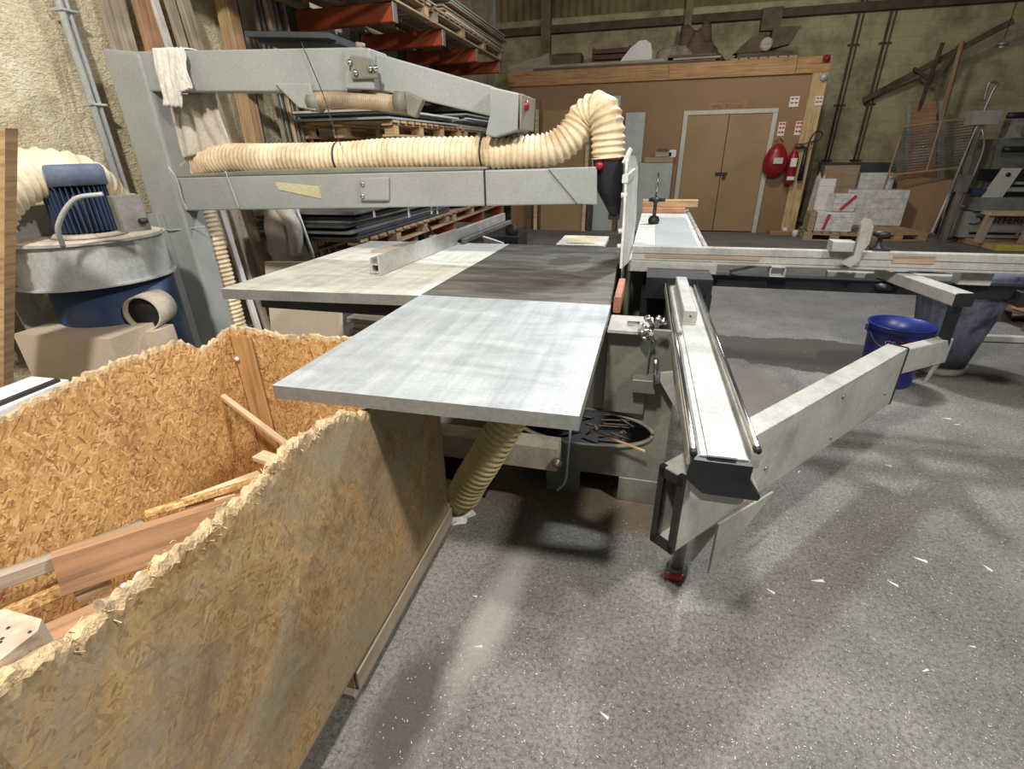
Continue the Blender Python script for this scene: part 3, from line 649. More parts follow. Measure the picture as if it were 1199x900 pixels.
MB().lathe([(0, 0), (.03, 0), (.03, .02), (0, .02)], (X0 + .34, Y0 - .021, 1.05), 16, (0, -1, 0)).build('bolt', m_blackp, mc)
part('top_beam', m_mlight, (X0 + .35, X0 + 2.6, Y0 + .25, Y0 + .6, 1.56, 1.82))
MB().tube([(X0 + .45, Y0 + .2, 1.68), (X0 + 2.6, Y0 + .2, 1.68)], .09, 16).build('air_cylinder', m_alu_w, mc)
fr = smooth_path([(X0 + .1, Y0 + .05, 1.86), (X0 + .6, Y0 + .05, 1.86), (X0 + .95, Y0 + .05, 1.8), (X0 + 1.0, Y0 + .05, 1.6), (X0 + .8, Y0 + .05, 1.42), (X0 + .2, Y0 + .05, 1.40)], 6)
MB().tube(fr, .045, 10).build('cable_loop', m_black, mc)
part('control_plate', m_white, (X0 + 1.15, X0 + 1.5, Y0 + .2, Y0 + .24, 1.12, 1.5))
for k in range(4): part('control_label', m_redink, (X0 + 1.19, X0 + 1.44, Y0 + .196, Y0 + .1995, 1.18 + k * .08, 1.2 + k * .08))
MB().lathe([(0, 0), (.3, 0), (.36, .12), (.36, .4), (.25, .55), (0, .6)], (X0 + 1.2, Y0 + .5, 1.83), 26).build('dust_hood', m_girt, mc)
part('top_motor', m_sheet, (X0 + .6, X0 + .95, Y0 + .3, Y0 + .55, 1.83, 2.0))
part('top_box', m_mlight, (X0 + .45, X0 + .95, Y0 + .15, Y0 + .4, 2.02, 2.14))
MB().box(X0 + .52, X0 + .6, Y0 + .2, Y0 + .35, 1.83, 2.018).build('box_leg', m_mlight, mc)
part('cable_box', m_mlight, (X0 - .25, X0 + .12, Y0 + .25, Y0 + .45, 1.75, 1.95)); part('support_post', m_olive, (X0 - .12, X0 - .04, Y0 + .28, Y0 + .4, 0, 1.749))
text('maker_lettering', 'BÜTFERING', (X0 + .62, Y0 - .003, .37), .15, (1, 0, 0), (0, 0, 1), m_ink, mc)
MB().tube([(X0 + .13 + .09 * math.cos(t), Y0 - .006, .37 + .06 * math.sin(t)) for t in [(-2.2 + k * .22) for k in range(18)]], .012, 6).build('maker_logo', m_blue, mc)
part('blue_tray', m_blue, (X0 - .02, X0 + .18, Y0 + .0, Y0 + .2, .76, .84)); part('steel_block', m_steel, (X0 - .25, X0 - .12, Y0 - .05, Y0 + .1, .8, 1.05), (X0 - .22, X0 - .16, Y0 - .02, Y0 + .05, 0, .799))
# platform with yellow edge
pf = thing('yellow_edged_platform', 'low wooden platform with a yellow front edge at the far right', 'platform')
a, b_, c_ = at(1125, 277, z=.08), at(1165, 287, z=.08), at(1199, 287, z=.08)
MB().prism([(a.x, a.y, .02), (b_.x, b_.y, .02), (b_.x + 1.6, b_.y, .02), (a.x + 1.9, a.y, .02)], (0, 0, .06)).build('platform_deck', m_pine, pf)
MB().bar((b_.x, b_.y - .03, .05), (b_.x + 1.6, b_.y - .03, .05), .04, .09).build('yellow_edge', m_yel, pf)
MB().bar((a.x - .02, a.y - .03, .05), (b_.x, b_.y - .03, .05), .04, .09).build('wood_edge', m_pine, pf)
st = thing('saw_horse', 'pale wooden stool frame in front of the machine at the right edge', 'stool')
a, b_ = at(1157, 250, y=9.6), at(1230, 250, y=9.6)
MB().box(a.x, b_.x, 9.5, 9.8, a.z - .02, a.z + .03).build('top_board', m_pine_l, st)
for x in (a.x + .04, a.x + .62): MB().bar((x - .04, 9.6, .085), (x, 9.6, a.z - .021), .05, .12).build('leg', m_grey_w, st)

# ================================================================== rack on the left
rk = thing('cantilever_rack', 'tall cantilever rack with orange arms along the left wall', 'rack')
RX0, RX1, RY0, RY1 = -3.5, -2.42, 4.7, 8.7
LV = (.68, 1.63, 2.73)
ry = [5.1, 6.3, 7.5, 8.6]
for y in ry:
    MB().box(RX0 - .05, RX0 + .07, y - .05, y + .05, 0, 3.9).build('upright', m_sheet, rk)
for z in LV:
    for y in ry:
        mb = MB(); mb.bar((RX0 + .08, y, z - .085), (RX1, y, z - .08), .09, .16, w1=.09, t1=.15); ar = mb.build('arm', m_orange, rk)
        MB().box(RX1, RX1 + .012, y - .045, y + .045, z - .155, z - .005).build('arm_cap', m_steel, ar)
for z in (.3, 1.2, 3.2): MB().box(RX0 - .03, RX0 + .03, ry[0] + .052, ry[-1] - .052, z, z + .06).build('tie_beam', m_orange, rk)
for y in (4.2, 5.5, 7.0, 8.1): MB().box(RX0 + .08, RX1 - .1, y - .03, y + .03, 1.98, 2.05).build('short_arm', m_sheet, rk)
def rpallet(y0, y1, z, lb, mat):
    t = thing('long_pallet', lb, 'pallet', 'long pallets lying on the rack arms'); n = int((y1 - y0) / .16)
    t.location = (0, 0, 0)
    for k in range(n): MB().box(RX0 + .1, RX1 + .05, y0 + (k + .1) * (y1 - y0) / n, y0 + (k + .85) * (y1 - y0) / n, z + .12, z + .142).build('deck_board', mat, t)
    for x in (RX0 + .15, (RX0 + RX1) / 2, RX1 - .03):
        MB().box(x - .04, x + .06, y0, y1, z + .098, z + .1195).build('stringer', mat, t)
        for k in range(4): yy = y0 + .1 + (y1 - y0 - .2) * k / 3; MB().box(x - .04, x + .06, yy - .05, yy + .05, z + .024, z + .0975).build('block', mat, t)
        MB().box(x - .04, x + .06, y0, y1, z + .002, z + .0235).build('bottom_board', mat, t)
rpallet(3.5, 5.9, LV[2], 'long pallet on the top rack arms, nearer the camera', m_pallet); rpallet(5.95, 8.75, LV[2], 'long pallet on the top rack arms, farther end', m_pallet)
rpallet(4.75, 6.7, LV[1], 'pale long pallet on the middle rack arms, nearer the camera', m_pine); rpallet(6.75, 8.6, LV[1], 'long pallet on the middle rack arms, farther end', m_pallet)
rpallet(3.9, 6.1, LV[0], 'long pallet on the lowest rack arms, nearer the camera', m_pallet); rpallet(6.15, 8.5, LV[0], 'long pallet on the lowest rack arms, farther end', m_pallet)
ORD = ('lowest', 'second lowest', 'third from the bottom', 'fourth from the bottom', 'fifth from the bottom', 'sixth from the bottom', 'seventh from the bottom', 'eighth from the bottom', 'ninth from the bottom')
def nth(k, n): return 'topmost' if k == n - 1 else ORD[k]
def sheets(n, z, y0, y1, mats, lb, grp, dx=.06, t=.022):
    for k in range(n):
        o1, o2, a_ = random.uniform(-dx, dx), random.uniform(-.12, .12), random.uniform(-.02, .02)
        mb = MB(); mb.bar((RX0 + .62 + o1 - a_, y0 + o2, z + t * (k + .5)), (RX0 + .62 + o1 + a_, y1 + o2, z + t * (k + .5)), .95 + .08 * random.random(), t * .8)
        tag(mb.build('stored_sheet', mats[k % len(mats)]), lb + ', ' + nth(k, n), 'sheet', grp)
sheets(5, LV[2] + .146, 3.6, 6.0, [m_grey_w, m_white_w, m_sheet], 'thin board stacked on the top rack level, nearer end', 'boards on the top rack level near')
sheets(8, LV[2] + .146, 6.3, 8.7, [m_white_w, m_pallet, m_lsheet, m_grey_w], 'thin board in stack, top rack level farther end', 'boards on the top rack level far')
sheets(4, LV[1] + .146, 4.75, 6.5, [m_lsheet, m_sheet, m_lsheet, m_white_w], 'thin grey-green sheet on the middle rack level, nearer end', 'sheets on the middle rack level near')
sheets(7, LV[1] + .146, 6.75, 8.5, [m_lsheet, m_white_w, m_sheet], 'thin pale sheet on the middle rack level, farther end', 'sheets on the middle rack level far')
sheets(9, LV[0] + .146, 3.9, 6.1, [m_sheet, m_sheet, m_steel], 'dark sheet stacked on the lowest rack level, nearer end', 'dark sheets on the lowest rack level near', t=.026)
sheets(5, LV[0] + .146, 6.4, 8.4, [m_sheet, m_grey_w], 'dark sheet on the lowest rack level, farther end', 'dark sheets on the lowest rack level far', t=.026)
# slanted dark panel leaning out on an extra arm pair
for k, (u0, v0, u1, v1, u2, v2, u3, v3, lb) in enumerate(((290, 46, 388, 33, 500, 85, 330, 60, 'dark glossy panel on edge over the upper guard beam'), (480, 66, 525, 64, 590, 104, 560, 104, 'dark panel under the top pallets behind the control arm'))):
    zz = at(385, 38, x=-2.45).z if k == 0 else 2.22
    if k == 0: q = [V((-3.1, 3.9, zz + .03)), V((-2.45, 4.0, zz)), V((-2.42, 5.6, zz - .04)), V((-3.1, 5.6, zz))]
    else: q = [V((-3.4, 5.75, zz)), V((-2.5, 5.75, zz)), V((-2.42, 8.2, zz - .03)), V((-3.4, 8.2, zz))]
    mb = MB(); mb.prism(q, (0, 0, -.035)); mb.prism([v_ + V((.03, .1, -.04)) for v_ in q], (0, 0, -.02)); tag(mb.build('dark_sheet', m_sheet), lb, 'sheet')
# bundle of strips (bright vertical stock) between wall post and rack
for k in range(10):
    x = XL + .1 + .03 * (k % 3); y = 4.55 + .042 * k
    mb = MB(); mb.bar((x + .22, y - .05, .01), (x, y, 3.0 + .2 * random.random()), .03, .03)
    tag(mb.build('upright_strip', (m_grey_w, m_steel, m_pine_l, m_sheet)[k % 4]), 'thin upright strip in the bundle between the wall post and rack', 'strip', 'upright strips by the rack')
# coat / dusty lump at the rack foot
p = at(330, 258, x=-3.05); cx_, cy_ = p.x, p.y
jk = thing('hanging_jacket', 'dusty beige work jacket hanging beside the wall post', 'jacket')
MB().tube(smooth_path([(cx_, cy_, 1.25), (cx_ + .02, cy_, 1.1), (cx_, cy_ - .02, .85), (cx_ + .03, cy_, .6), (cx_ + .02, cy_, .5)], 6), .15, 18, radii=None).build('jacket_body', m_cloth_g, jk)
o = jk.children[0]
for vv in o.data.vertices: n_ = noise.noise(vv.co * 9); vv.co.x += n_ * .05; vv.co.y += noise.noise(vv.co * 8 + V((5, 0, 0))) * .06
MB().tube(smooth_path([(cx_ + .1, cy_ - .1, 1.12), (cx_ + .2, cy_ - .12, .95), (cx_ + .16, cy_ - .1, .72)], 6), .06, 12).build('sleeve', m_cloth_g, jk)
MB().tube([(cx_, cy_, 1.2), (XL - .02, cy_, 1.32)], .01, 6).build('hook', m_steel, jk)
a, b_ = at(352, 248, x=-2.75), at(378, 298, x=-2.75)
tag(MB().tube([a + (a - b_) * .35, V((b_.x, b_.y, 0)) * 1 + V((.12, -.1, 0))], .012, 8).build('blue_rod', m_galv), 'thin blue-grey rod leaning behind the left table', 'rod')
# pale wood stack under left table
for k in range(7):
    a = at(358, 380, y=3.9); z = .12 + .045 * k
    mb = MB(); mb.bar((-2.25 + .03 * (k % 3), 3.4 + .02 * k, z - .1), (-1.25 + .05 * (k % 2), 3.25 + .03 * k, z - .1), .3 - .02 * (k % 3), .04)
    tag(mb.build('stacked_offcut', m_pine_l if k % 2 else m_grey_w), 'pale board offcut stacked under the left table, ' + nth(k, 7), 'offcut', 'offcuts stacked under the left table')
for k in range(3): pass
tag(MB().prism([(-2.85, 3.15, 0), (-2.3, 3.25, 0), (-2.35, 3.5, .72), (-2.95, 3.4, .72)], (.02, .02, 0)).build('leaning_board', m_mdf), 'beige board leaning under the left extension table', 'board')

# ================================================================== leaning timbers at the left wall
def ltimber(u0, v0, u1, v1, wd, th, mat, lb, x0=XL + .06, x1=-3.2, name='leaning_timber', zb=.005):
    a, b_ = at(u0, v0, x=x0), at(u1, v1, x=x1); d = (b_ - a)
    t = (zb + .02 - a.z) / d.z; bot = a + d * t; top = a - d * .55
    top.x = max(top.x, XL + .03)
    mb = MB(); mb.bar(bot, a, wd, th, (1, 0, 0), w1=wd, t1=th); mb.bar(a, a + (a - bot).normalized() * .6, wd, th, (1, 0, 0)) if False else None
    return tag(mb.build(name, mat), lb, 'timber')
ltimber(118, -40, 205, 260, .17, .035, m_grey_w, 'wide pale grey plank, leftmost leaning on the plaster wall', x1=-3.4)
ltimber(158, -40, 232, 260, .15, .035, m_brown, 'brown plank leaning on the wall behind the guard post', x0=XL + .08, x1=-3.3)
ltimber(168, -40, 285, 330, .05, .03, m_white_w, 'narrow white batten leaning on the wall', x0=XL + .10, x1=-3.16)
ltimber(186, -40, 296, 330, .07, .04, m_grey_w, 'narrow grey timber leaning right of the white batten', x0=XL + .06, x1=-3.2)
ltimber(202, -40, 314, 330, .09, .05, m_grey_w, 'thick pale timber with screws, rightmost leaning on the wall', x0=XL + .06, x1=-3.18)

# ================================================================== overhead guard frame
GY = 2.85
gf = thing('overhead_guard_frame', 'grey steel post with two long horizontal beams above the saw table', 'frame')
def slab(name, uv4, y0, dy, mat, parent, mb=None):
    q = [at(u, v, y=y0) for u, v in uv4]
    m_ = MB().prism(q, (0, dy, 0)); o = m_.build(name, mat, parent)
    bv = o.modifiers.new('bev', 'BEVEL'); bv.width = .008; bv.segments = 2; bv.limit_method = 'ANGLE'
    return o
tl_, tr_ = at(118, 56, y=GY - .02), at(165, 62, y=GY - .02)
mb = MB(); xa, xb = tl_.x, tr_.x - .02
mb.prism([(xa, GY - .02, .0), (xb, GY - .02, 0), (xb, GY - .02, tr_.z), (xb - .05, GY - .02, tr_.z + .015), (xa, GY - .02, tl_.z)], (0, .18, 0))
o = mb.build('post', m_paint, gf); bv = o.modifiers.new('bev', 'BEVEL'); bv.width = .02; bv.segments = 3; bv.limit_method = 'ANGLE'
MB().box(xa - .06, xb + .06, GY - .1, GY + .25, 0, .015).build('base_plate', m_paint, gf)
# cable channel on post
MB().box(xa + .01, xa + .1, GY - .075, GY - .021, .1, 1.15).build('cable_channel', m_paint, gf)
slab('upper_beam', [(163, 107), (424, 107), (424, 55), (158, 60)], GY, .14, m_paint, gf)
slab('lower_beam', [(210, 247), (697, 239), (697, 196), (203, 208)], GY, .12, m_paint, gf)
slab('beam_end_cover', [(676, 239), (699, 240), (699, 195), (641, 197)], GY - .012, .01, m_paint, gf)
slab('arm_joint', [(404, 104), (438, 105), (432, 56), (402, 56)], GY - .03, .2, m_paint, gf)
jp = slab('joint_plate', [(411, 93), (441, 92), (438, 68), (409, 64)], GY - .05, .018, m_paint_d, gf)
for u, v in ((417, 85), (434, 80), (440, 80), (410, 73)):
    p = at(u, v, y=GY - .052); MB().lathe([(0, 0), (.014, 0), (.014, .012), (0, .014)], p, 12, (0, -1, 0)).build('bolt', m_chrome, jp)
slab('swivel_arm', [(437, 104), (578, 137), (577, 101), (433, 60)], GY + .04, .12, m_paint, gf)
MB().tube([at(422, 58, y=GY + .06), at(422, 50, y=GY + .06)], .025, 12).build('pivot_pin', m_paint_d, gf)
slab('hanging_bracket', [(320, 97), (349, 126), (370, 130), (363, 97)], GY - .02, .018, m_paint, gf)
slab('hanging_bracket', [(473, 106), (476, 134), (486, 138), (495, 116)], GY - .01, .05, m_paint_d, gf)
slab('hinge_plate', [(421, 235), (455, 235), (455, 207), (421, 208)], GY - .022, .02, m_paint, gf)
for v in (215, 229):
    p = at(425, v, y=GY - .024); MB().lathe([(0, 0), (.012, 0), (.012, .012), (0, .012)], p, 10, (0, -1, 0)).build('bolt', m_chrome, gf)
slab('top_strip', [(205, 208), (570, 199), (570, 195), (400, 196), (300, 199), (205, 205)], GY + .0, .1, m_paint_d, gf)
slab('masking_tape', [(322, 213), (326, 222), (377, 233), (373, 218)], GY - .004, .003, m_tape, gf)
for x, lab in ((437, .03), (478, .03), (505, .05), (512, .05)):
    p = at(x, 240, y=GY + .04); MB().bar(p + V((0, 0, .02)), p - V((0, 0, .07 if x < 500 else .05)), .018, .006).build('hanging_tab', m_galv, gf)
# control panel on the end of the swivel arm
cp = slab('control_panel', [(568, 158), (579, 161), (606, 153), (608, 109), (572, 101), (573, 135)], GY - .05, .3, m_paint, gf)
slab('panel_back', [(608, 152), (610, 152), (612, 110), (608, 109)], GY - .055, .31, m_paint_d, gf)
p = at(611, 124, y=GY + .02); es = MB().lathe([(0, 0), (.022, 0), (.026, .02), (.024, .035), (0, .04)], p, 18, (1, 0, 0)).build('emergency_stop', m_red, gf)
es['label'] = 'red emergency stop button'
# brown corrugated sleeve under the upper beam
hs = hose(MB(), [at(362, 118, y=GY + .02), at(400, 117, y=GY + .02), at(440, 119, y=GY + .03), at(478, 124, y=GY + .04)], .045, .012, .04).build('cable_sleeve', m_hose_d, gf)
for u in (370, 470): MB().tube([at(u - 6, 119, y=GY + .02), at(u + 6, 120, y=GY + .02)], .052, 18).build('sleeve_collar', m_paint_d, gf)
# suction hood + riving guard
hx = at(712, 190, y=2.93)
mb = MB(); y0 = 2.93
top = at(712, 185, y=y0); bot = at(715, 250, y=y0)
mb.lathe([(.078, 0), (.082, -.03)], top, 24)
hd = MB(); prof = [(694, 730, 184), (696, 730, 205), (700, 729, 225), (708, 727, 240), (713, 726, 250)]
ring = []
for u0, u1, v in prof:
    a, b_ = at(u0, v, y=y0), at(u1, v, y=y0); c_ = (a + b_) / 2; rx = (b_.x - a.x) / 2
    ring += [c_ + V((math.cos(t) * rx, math.sin(t) * max(.045, rx * .95), 0)) for t in (2 * math.pi * k / 24 for k in range(24))]
hd.add(ring, [[i * 24 + k, i * 24 + (k + 1) % 24, (i + 1) * 24 + (k + 1) % 24, (i + 1) * 24 + k] for i in range(len(prof) - 1) for k in range(24)] + [list(range(24)), list(range(119, 95, -1))], 0, None, False)
ho = hd.build('suction_hood', m_black, gf)
mb = MB(); a = at(712, 189, y=y0 - .09)
MB().lathe([(.083, -.008), (.086, 0), (.083, .006)], top, 28).build('red_band', M('faded_red', (.16, .03, .05), .5), ho)
MB().lathe([(0, 0), (.02, 0), (.02, .012), (0, .012)], at(702, 194, y=y0 - .08), 16, (0, -1, 0)).build('red_knob', m_red, ho)
a = at(719, 252, y=y0); MB().box(a.x - .03, a.x + .03, y0 - .03, y0 + .05, a.z - .02, a.z + .01).build('hood_brush', m_blackp, ho)
gp = MB(); gx = -.13
gp.prism([(-.128, 2.8, .905), (-.132, 2.8, 1.2), (-.140, 2.8, 1.44), (-.135, 2.9, 1.47), (-.115, 3.12, 1.46), (-.10, 3.3, 1.40), (-.085, 3.3, 1.1), (-.088, 3.1, .96), (-.10, 2.95, .91)], (.012, 0, 0))
gp.build('side_guard', m_clear, gf)
MB().bar((-.135, 2.795, 1.36), (-.11, 3.1, 1.38), .03, .04).bar((-.15, 2.83, 1.43), (-.12, 2.86, 1.50), .012, .02).build('guard_clip', m_clear, gf)
for z in (1.02, 1.10, 1.28): MB().lathe([(0, 0), (.014, 0), (.014, .03), (0, .03)], (gx - .02, 2.82, z), 10, (1, 0, 0)).build('guard_screw', m_white, gf)

# main hose: separate thing
mh = thing('extraction_hose', 'long ribbed cream extraction hose lying on the lower beam', 'hose')
HY = GY + .09
pts = [at(280, 402, y=3.1), at(266, 350, y=3.1), at(250, 290, y=3.1), at(234, 237, y=3.1), at(233, 203, y=3.08), at(260, 187, y=2.98)] + [at(u, v, y=HY) for u, v in ((320, 186), (400, 185), (455, 181), (520, 180), (590, 179), (640, 176))] + [at(668, 160, y=HY + .02), at(684, 138, y=HY + .04), at(703, 129, y=2.95), at(711, 148, y=2.93), at(712, 168, y=2.93), at(712, 186, y=2.93)]
hose(MB(), pts, .090, .032, .13, 28).build('ribbed_tube', m_hose, mh)
for u, v0 in ((399, 185), (567, 179)):
    c_ = at(u, v0, y=HY); MB().lathe([(.086, -.004), (.093, -.004), (.093, .004), (.086, .004)], c_, 24, (1, 0, 0)).build('strap', m_blackp, mh)
wire('tie_wire', [at(352, 48, y=GY - .012), at(378, 110, y=GY - .03), at(391, 150, y=GY - .06), at(399, 170, y=GY - .06)], .003, m_blackp, mh)
# wires around lower beam/post
c1 = thing('tie_cord', 'thin pale cord tied around the lower beam and post', 'cord')
wire('cord_loop', [at(197, 195, y=GY - .05), at(207, 210, y=GY - .04), at(213, 232, y=GY - .03), at(220, 246, y=GY - .02)], .005, m_galv, c1)
wire('cord_loop', [at(264, 200, y=GY - .015), at(272, 222, y=GY - .012), at(280, 244, y=GY - .012)], .004, m_galv, c1)
wire('cord_loop', [at(184, 268, y=GY - .03), at(205, 269, y=GY - .03), at(240, 265, y=GY + .05)], .004, m_galv, c1)
c2 = thing('tie_cord', 'black tie round the lower beam under the hose', 'cord')
MB().box(at(567, 200, y=GY).x - .004, at(567, 200, y=GY).x + .006, GY - .006, GY + .126, at(567, 241, y=GY).z, at(567, 198, y=GY).z).build('band', m_blackp, c2)
# rag draped over upper beam and dusty sack hanging below
def cloth(name, quad, y, mat, label, cat, seed, amp=.018, n=22, over=0, thick=.006):
    q = [at(u, v, y=y) for u, v in quad]; vs = []                         # bl, br, tr, tl
    for j in range(n + 1):
        for i in range(n + 1):
            s_, t_ = i / n, j / n; p = q[0].lerp(q[1], s_).lerp(q[3].lerp(q[2], s_), t_)
            p = p + V((0.004 * math.sin(t_ * 9), -.016 - abs(amp * (noise.noise(V((s_ * 5, t_ * 1.8, seed))) + .5 * math.sin(s_ * 13 + seed + t_))) * (1.2 - .6 * t_), .012 * noise.noise(V((s_ * 6, seed, t_)))))
            vs.append(p)
    k0 = n + 1; fs = [[j * k0 + i, j * k0 + i + 1, (j + 1) * k0 + i + 1, (j + 1) * k0 + i] for j in range(n) for i in range(n)]
    if over:
        tb = len(vs); 
        for i in range(n + 1): p = vs[n * k0 + i]; vs.append(V((p.x, y + .07, p.z + .008)))
        for i in range(n + 1): p = vs[n * k0 + i]; vs.append(V((p.x, y + .155, p.z + .0)))
        for i in range(n + 1): p = vs[n * k0 + i]; vs.append(V((p.x, y + .16, p.z - .12)))
        for r_ in range(3):
            A = n * k0 if r_ == 0 else tb + (r_ - 1) * k0
            fs += [[A + i, A + i + 1, tb + r_ * k0 + i + 1, tb + r_ * k0 + i] for i in range(n)]
    o = MB().add(vs, fs, 0, None, True).build(name, mat); so = o.modifiers.new('thick', 'SOLIDIFY'); so.thickness = thick
    return tag(o, label, cat)
cloth('draped_rag', [(195, 124), (217, 126), (214, 56), (181, 57)], GY - .005, m_cloth, 'long dirty white rag draped over the upper beam', 'rag', 2, over=1)
cloth('draped_rag', [(214, 108), (228, 104), (217, 57), (207, 57)], GY - .03, m_cloth, 'shorter fold of white rag on the right side of the long one', 'rag', 5)
cloth('grey_sack', [(211, 188), (238, 178), (270, 170), (254, 108)][0:1] + [(273, 172), (254, 108), (196, 112)], GY + .15, m_cloth_g, 'dusty grey sack hanging behind the upper beam above the hose', 'sack', 9, amp=.05)

# ================================================================== the panel saw
ps = thing('panel_saw', 'large grey sliding table panel saw in the middle of the hall', 'saw')
TZ = .9
def tpoly(name, pts, mats, z0=TZ - .042, z1=TZ):
    n = len(pts); mb = MB(); vs = [V((x, y, z0)) for x, y in pts] + [V((x, y, z1)) for x, y in pts]
    mb.add(vs, [list(range(n, 2 * n))], 0); mb.add(vs, [list(range(n - 1, -1, -1))] + [[i, (i + 1) % n, n + (i + 1) % n, n + i] for i in range(n)], 1)
    o = mb.build(name, mats, ps)
    return o
tpoly('front_table', [(-1.0, 1.075), (-.12, 1.09), (-.12, 2.095), (-.99, 2.085)], [m_tab_f, m_tabedge])
tpoly('cast_iron_table', [(-.985, 2.09), (-.125, 2.10), (-.165, 3.49), (-.93, 3.49)], [m_tab_c, m_tabedge], TZ - .07)
tpoly('left_table', [(-2.02, 1.99), (-.99, 2.07), (-.935, 3.49), (-2.0, 3.45)], [m_tab_l, m_tabedge], TZ - .05)
MB().box(-.62, -.28, 3.55, 3.98, .86, .895).build('rear_table', m_tab_l, ps); MB().box(-.55, -.35, 3.62, 3.9, .896, .9).build('rear_insert', m_cream, ps)
for (x0, y0, x1, y1) in ((-1.9, 2.1, -1.05, 2.15), (-1.9, 3.3, -1.0, 3.35)): MB().box(x0, x1, y0, y1, .78, .849).build('table_support', m_black, ps)
MB().bar((-1.85, 2.9, .84), (-1.0, 2.7, .5), .05, .05).build('support_strut', m_black, ps); MB().bar((-.9, 1.5, .855), (-.6, 2.05, .5), .04, .04).build('support_strut', m_black, ps)
# body with round cutout
def face_with_hole(x0, x1, z0, z1, y, th, cx, cz, rx, rz, extra=None):
    out = []; inn = []; N_ = 48
    for k in range(N_):
        a = 2 * math.pi * k / N_; c_, s_ = math.cos(a), math.sin(a)
        sc1 = min((x1 - cx) / c_ if c_ > 1e-6 else ((x0 - cx) / c_ if c_ < -1e-6 else 9), (z1 - cz) / s_ if s_ > 1e-6 else ((z0 - cz) / s_ if s_ < -1e-6 else 9))
        out.append((cx + c_ * sc1, cz + s_ * sc1)); inn.append((cx + c_ * rx, cz + s_ * rz))
    # snap nearest to corners
    for X, Z in ((x0, z0), (x1, z0), (x0, z1), (x1, z1)):
        k = min(range(N_), key=lambda i: (out[i][0] - X) ** 2 + (out[i][1] - Z) ** 2); out[k] = (X, Z)
    mb = MB(); vs = [(x, y, z) for x, z in out + inn] + [(x, y + th, z) for x, z in out + inn]; fs = []
    for k in range(N_):
        j = (k + 1) % N_; fs += [[k, j, N_ + j, N_ + k], [2 * N_ + j, 2 * N_ + k, 3 * N_ + k, 3 * N_ + j], [N_ + k, N_ + j, 3 * N_ + j, 3 * N_ + k], [j, k, 2 * N_ + k, 2 * N_ + j]]
    return mb.add(vs, fs)
FY = 1.96
a, b_ = at(765, 500, y=FY), at(622, 500, y=FY)
face_with_hole(-.62, .17, .13, .845, FY, .02, -.20, .37, .305, .095).build('front_plate', m_plate, ps)
MB().box(-.62, -.585, FY + .021, 3.4, .1, .84).build('side_plate', m_plate, ps); MB().box(.14, .16, FY + .021, 3.4, .1, .74).build('side_plate', m_plate, ps)
MB().box(-.58, .13, 3.4, 3.42, .1, .84).build('rear_plate', m_plate, ps); MB().box(-.58, .135, FY + .025, 3.39, .13, .15).build('bottom_plate', m_plate, ps)
for x0, x1 in ((-.36, -.20), (-.02, .17)):
    MB().box(x0, x1, FY - .002, FY + .018, .0, .129).build('foot', m_plate, ps); MB().box(x0, x1, 3.2, 3.3, 0, .099).build('foot', m_plate, ps)
MB().box(-.58, .13, FY + .03, 3.38, .16, .17).build('chip_tray', m_black, ps)
# scoop plate around hole (lip)
MB().tube([(-.20 + .305 * math.cos(t), FY - .004, .37 + .095 * math.sin(t)) for t in (2 * math.pi * k / 40 for k in range(41))], .008, 6).build('opening_rim', m_paint_d, ps)
# cover box under blade
MB().box(-.115, .055, FY - .03, FY - .003, .48, .845).build('bracket_plate', m_plate, ps)
MB().box(-.115, .06, 1.88, 2.08, .85, .862).build('bracket_top', m_arm, ps)
MB().prism([at(768, 438, y=1.9), at(788, 436, y=1.9), at(793, 482, y=1.9)], (0, .02, 0)).build('gusset', m_arm, ps)
MB().tube([at(768, 420, y=1.86), at(768, 448, y=1.86)], .012, 10).build('clamp_pin', m_chrome, ps); MB().box(.0, .09, 1.88, 1.955, .60, .66).build('clamp_block', m_plate, ps)
kb = at(765, 383, y=1.9); mb = MB()
for k in range(6):
    d = V((random.uniform(-1, 1), -.6, random.uniform(-1, 1))).normalized() * .05; mb.tube([kb, kb + d], .008, 6); mb.lathe([(0, 0), (.013, 0), (.013, .012), (0, .012)], kb + d, 10, d)
mb.build('adjuster_cluster', m_chrome, ps)
wire('pipe_bend', [at(735, 378, y=1.95), at(752, 380, y=1.93), at(760, 392, y=1.93), at(766, 400, y=1.95)], .008, m_chrome, ps)
MB().tube([(-.155, 2.3, .86), (-.155, 2.3, .80)], .03, 10).build('adjuster_foot', m_steel, ps)
# blade, riving knife, orange edge, motor
MB().lathe([(0, -.002), (.17, -.002), (.175, 0), (.17, .002), (0, .002)], (-.115, 2.95, .83), 48, (1, 0, 0)).build('saw_blade', m_steel, ps)
MB().prism([(-.113, 3.1, .85), (-.113, 3.18, .85), (-.113, 3.16, 1.12), (-.113, 3.06, 1.14)], (.004, 0, 0)).build('riving_knife', m_black, ps)
oe = MB().box(-.118, -.085, 2.25, 2.62, .82, .893).build('throat_strip', m_oran, ps); oe['label'] = 'worn orange strip beside the blade'
MB().lathe([(0, 0), (.1, 0), (.13, .03), (.13, .3), (.1, .34), (0, .34)], (-.42, 2.3, .62), 26, (0, 1, 0)).build('motor', m_black, ps)
# foot rail: dusty beam left of the foot
a, b_ = at(583, 535, y=2.0), at(655, 548, y=2.0)
MB().box(a.x - .5, b_.x + .02, 1.80, 1.90, .22, .34).build('cross_rail', m_dust, ps)
MB().lathe([(0, 0), (.022, 0), (.022, .012), (.012, .013), (.012, .025), (0, .026)], at(652, 541, y=1.798), 16, (0, -1, 0)).build('rail_bolt', m_steel, ps)
MB().box(-1.0, -.63, 1.82, 1.9, .0, .219).build('cross_rail_foot', m_black, ps)
